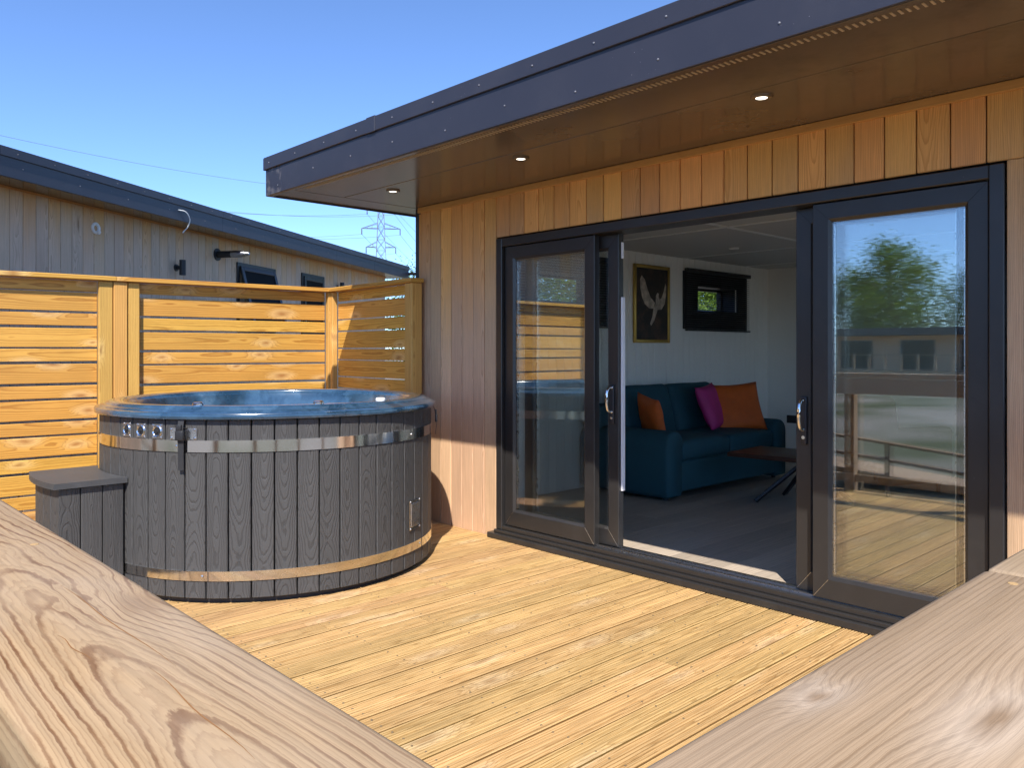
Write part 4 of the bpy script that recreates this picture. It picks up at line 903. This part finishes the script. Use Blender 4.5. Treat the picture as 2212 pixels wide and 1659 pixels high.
# ------------------------------------------------------------------ trees
def tree_mesh(kind, h, w, nleaf, seed):
    r = np.random.default_rng(seed); V = []; F = []
    tube_data([(0, 0, -0.2), (0.05 * w, 0, h * 0.3), (0, 0.04 * w, h * 0.6), (0, 0, h * 0.96)], [h * 0.022, h * 0.017, h * 0.010, h * 0.002], 8, V, F)
    lobes = []
    nb_ = 34 if kind != 'c' else 60
    for i in range(nb_):
        f = (i + 0.5) / nb_; a = i * 2.4 + r.uniform(-.4, .4); z = h * (0.16 + 0.78 * f)
        if kind == 'c': rr = w * 0.5 * (1.02 - f) ** 0.85 * r.uniform(0.75, 1.1); dz = -0.10 * rr
        elif kind == 'a': rr = w * 0.5 * (math.sin(math.pi * min(1, 0.12 + 0.88 * f)) ** 0.6) * r.uniform(0.55, 1.1); dz = h * 0.05
        else: rr = w * 0.5 * (math.sin(math.pi * (0.18 + 0.76 * f)) ** 0.5) * r.uniform(0.6, 1.08); dz = h * 0.04
        tip = Vector((rr * math.cos(a), rr * math.sin(a), z + dz)); root = Vector((0, 0, z - (0.1 * h if kind != 'c' else 0) * (1 - f)))
        tube_data([root, (root + tip) / 2 + Vector((0, 0, 0.02 * h)), tip], [h * 0.006 * (1.2 - f), h * 0.004, 0.01], 4, V, F, False)
        lobes.append((root, tip, rr))
    tv, tf = V, F; V = []; F = []
    per = nleaf // nb_
    for root, tip, rr in lobes:
        n_ = max(12, int(per * (0.4 + rr / (w * 0.5))))
        t = r.uniform(0.25, 1.05, n_) ** 0.7
        for k in range(n_):
            p = root.lerp(tip, float(t[k])); sp = (0.16 * w if kind != 'c' else 0.055 * w + 0.10 * rr) * (0.45 + 0.6 * float(t[k]))
            q = Vector(r.normal(0, 1, 3)) * sp * 0.5
            if kind == 'c': q.z *= 0.45
            if kind == 'a': q.z -= abs(r.normal(0, .25)) * 0.4
            p = p + q
            s = (0.022 if kind != 'c' else 0.020) * h * r.uniform(0.6, 1.3) * 0.40
            u = Vector(r.normal(0, 1, 3)).normalized(); v = u.cross(Vector(r.normal(0, 1, 3))).normalized()
            b = len(V); V += [p - u * s, p + v * s * 0.5, p + u * s, p - v * s * 0.5]; F.append((b, b + 1, b + 2, b + 3))
    return tv, tf, V, F
LM = {'a': 'leaf_a', 'b': 'leaf_b', 'c': 'leaf_c'}; PROTO = {}
for kd, hh, ww, nl, sd in (('a', 10, 7.5, 26000, 1), ('b', 8, 7.0, 22000, 2), ('c', 10, 5.0, 20000, 3)):
    tv, tf, lv, lf = tree_mesh(kd, hh, ww, nl, sd); PROTO[kd] = (mesh(tv, tf, M['bark'], True), mesh(lv, lf, M[LM[kd]]), hh)
def tree(kd, x, y, h, label, group, wsc=1.0):
    names = {'a': 'birch_tree', 'b': 'broadleaf_tree', 'c': 'conifer_tree'}
    t = thing(names[kd], label, 'tree', (x, y, GZ), random.uniform(0, 6.28), group); s = h / PROTO[kd][2]; t.scale = (s * wsc, s * wsc, s)
    link('trunk', PROTO[kd][0], None, t); link('crown', PROTO[kd][1], None, t)
BG = 'trees behind the distant lodge'
for (kd, x, y, h, w) in (('a', -27.5, -62, 12.6, 1.25), ('b', -36, -60, 9.2, 1.2), ('a', -43, -64, 10.5, 1.1), ('b', -20.5, -63, 9.6, 1.1), ('c', -15.5, -64, 9.6, 1.3), ('c', -11.5, -66, 9.0, 1.4), ('b', -31.5, -66, 10, 1.2), ('b', -50, -60, 9, 1.2), ('b', -6, -62, 8.5, 1.2), ('c', -58, -58, 10, 1.3)):
    tree(kd, x, y, h * 0.86, {'a': 'light green birch tree behind the distant lodge', 'b': 'mid green broadleaf tree behind the distant lodge', 'c': 'dark conifer behind the distant lodge'}[kd], BG, w)
LG = 'trees beside the site road'
for (kd, x, y, h, w) in (('c', -20.5, -11.5, 9.5, 1.5), ('b', -24, -8.5, 8.2, 1.1), ('c', -26, -15, 10.5, 1.4), ('b', -17.5, -18.5, 6.8, 0.9), ('b', -33, -6, 8.5, 1.1)):
    tree(kd, x, y, h, {'b': 'mid green broadleaf tree reflected above the fence', 'c': 'dark conifer reflected above the fence in the door glass'}[kd], LG, w)
RG = 'trees behind the two lodges'
for (kd, x, y, h, w) in (('b', -31, 24.5, 6.0, 1.3), ('b', -25, 27.5, 6.3, 1.3), ('a', -20, 31, 6.4, 1.3), ('b', -15.5, 27, 6.2, 1.3), ('b', -11, 30, 6.5, 1.3), ('b', -37, 20, 6.0, 1.3), ('a', -17.5, 22, 5.6, 1.2), ('b', -23, 20.5, 5.5, 1.2)):
    tree(kd, x, y, h, {'a': 'light green birch tree beyond the gap between the two lodges', 'b': 'mid green broadleaf tree beyond the gap between the two lodges'}[kd], RG, w)

# ------------------------------------------------------------------ pylons and power lines
def strut(V, F, a, b, r): tube_data([a, b], r, 4, V, F, False)
def pylon(loc, rz, label):
    t = thing('electricity_pylon', label, 'pylon', (loc[0], loc[1], GZ), rz, 'pylons of the power line'); V = []; F = []
    lev = [(0, 4.2), (8, 3.5), (15, 2.85), (21, 2.35), (26, 1.95), (30, 1.68), (34, 1.42), (37.5, 1.26), (41.5, 1.10), (45, 0.98), (48.5, 0.85), (52, 0.05)]
    for (z0, w0), (z1, w1) in zip(lev[:-1], lev[1:]):
        c0 = [Vector((sx * w0, sy * w0, z0)) for sx, sy in ((-1, -1), (1, -1), (1, 1), (-1, 1))]; c1 = [Vector((sx * w1, sy * w1, z1)) for sx, sy in ((-1, -1), (1, -1), (1, 1), (-1, 1))]
        for i in range(4):
            strut(V, F, c0[i], c1[i], 0.12); j = (i + 1) % 4
            strut(V, F, c0[i], c1[j], 0.06); strut(V, F, c0[j], c1[i], 0.06); strut(V, F, c1[i], c1[j], 0.05)
    link('tower', mesh(V, F, M['pylon']), None, t)
    tips = []
    for z, L, w in ((35.0, 4.7, 1.4), (41.0, 6.1, 1.12), (47.5, 4.4, 0.9)):
        for s_ in (-1, 1):
            V = []; F = []; tip = Vector((s_ * L, 0, z))
            for sy in (-1, 1):
                strut(V, F, Vector((s_ * w, sy * w, z)), tip, 0.10); strut(V, F, Vector((s_ * w * 0.95, sy * w * .95, z + 1.7)), tip, 0.08)
                for f in (0.35, 0.65): strut(V, F, Vector((s_ * w, sy * w, z)).lerp(tip, f), Vector((s_ * w * .95, sy * w * .95, z + 1.7)).lerp(tip, f), 0.06)
            arm = link('cross_arm', mesh(V, F, M['pylon']), None, t)
            V = []; F = []; tube_data([tip, tip + Vector((0, 0.5, -1.9))], 0.16, 6, V, F); tube_data([tip, tip + Vector((0, -0.5, -1.9))], 0.16, 6, V, F)
            link('insulator', mesh(V, F, M['black']), None, arm); tips.append(tip + Vector((0, 0, -1.9)))
    tips.append(Vector((0, 0, 52)))
    m = T(loc[0], loc[1], GZ) @ Matrix.Rotation(rz, 4, 'Z'); return [m @ p for p in tips]
def gp(px_, depth): v = ray(px_, PHY); return (CAM + v * depth)
pa = gp(823, 258); pb = gp(-1000, 120); pc = gp(1075, 620)
base_a = math.atan2(c_r.y, c_r.x)
tA = pylon(pa, base_a + R(8), 'lattice electricity pylon beyond the neighbouring roof')
tB = pylon(pb, base_a + R(40), 'lattice electricity pylon at the near end of the power line')
tC = pylon(pc, base_a + R(-5), 'lattice electricity pylon at the far end of the power line')
def wire(a, b, sag, k):
    pts = []; n_ = 40
    for i in range(n_ + 1):
        t = i / n_; p = a.lerp(b, t); p.z -= sag * 4 * t * (1 - t); pts.append(p)
    o = link('power_line', tube(pts, 0.045, M['wire'], 5), None, None); tag(o, k, 'cable', 'overhead power lines')
for i in range(7):
    lv = ("the pylon's lowest cross arms", "the pylon's widest middle cross arms", "the pylon's short upper cross arms", 'the very tip of the pylon')[i // 2]
    wire(tA[i], tB[i], 8.0 if i < 6 else 5.0, 'thin power line crossing above the neighbouring roof from ' + lv)
    wire(tA[i], tC[i], 13.0 if i < 6 else 8.0, 'thin power line dropping away behind from ' + lv)
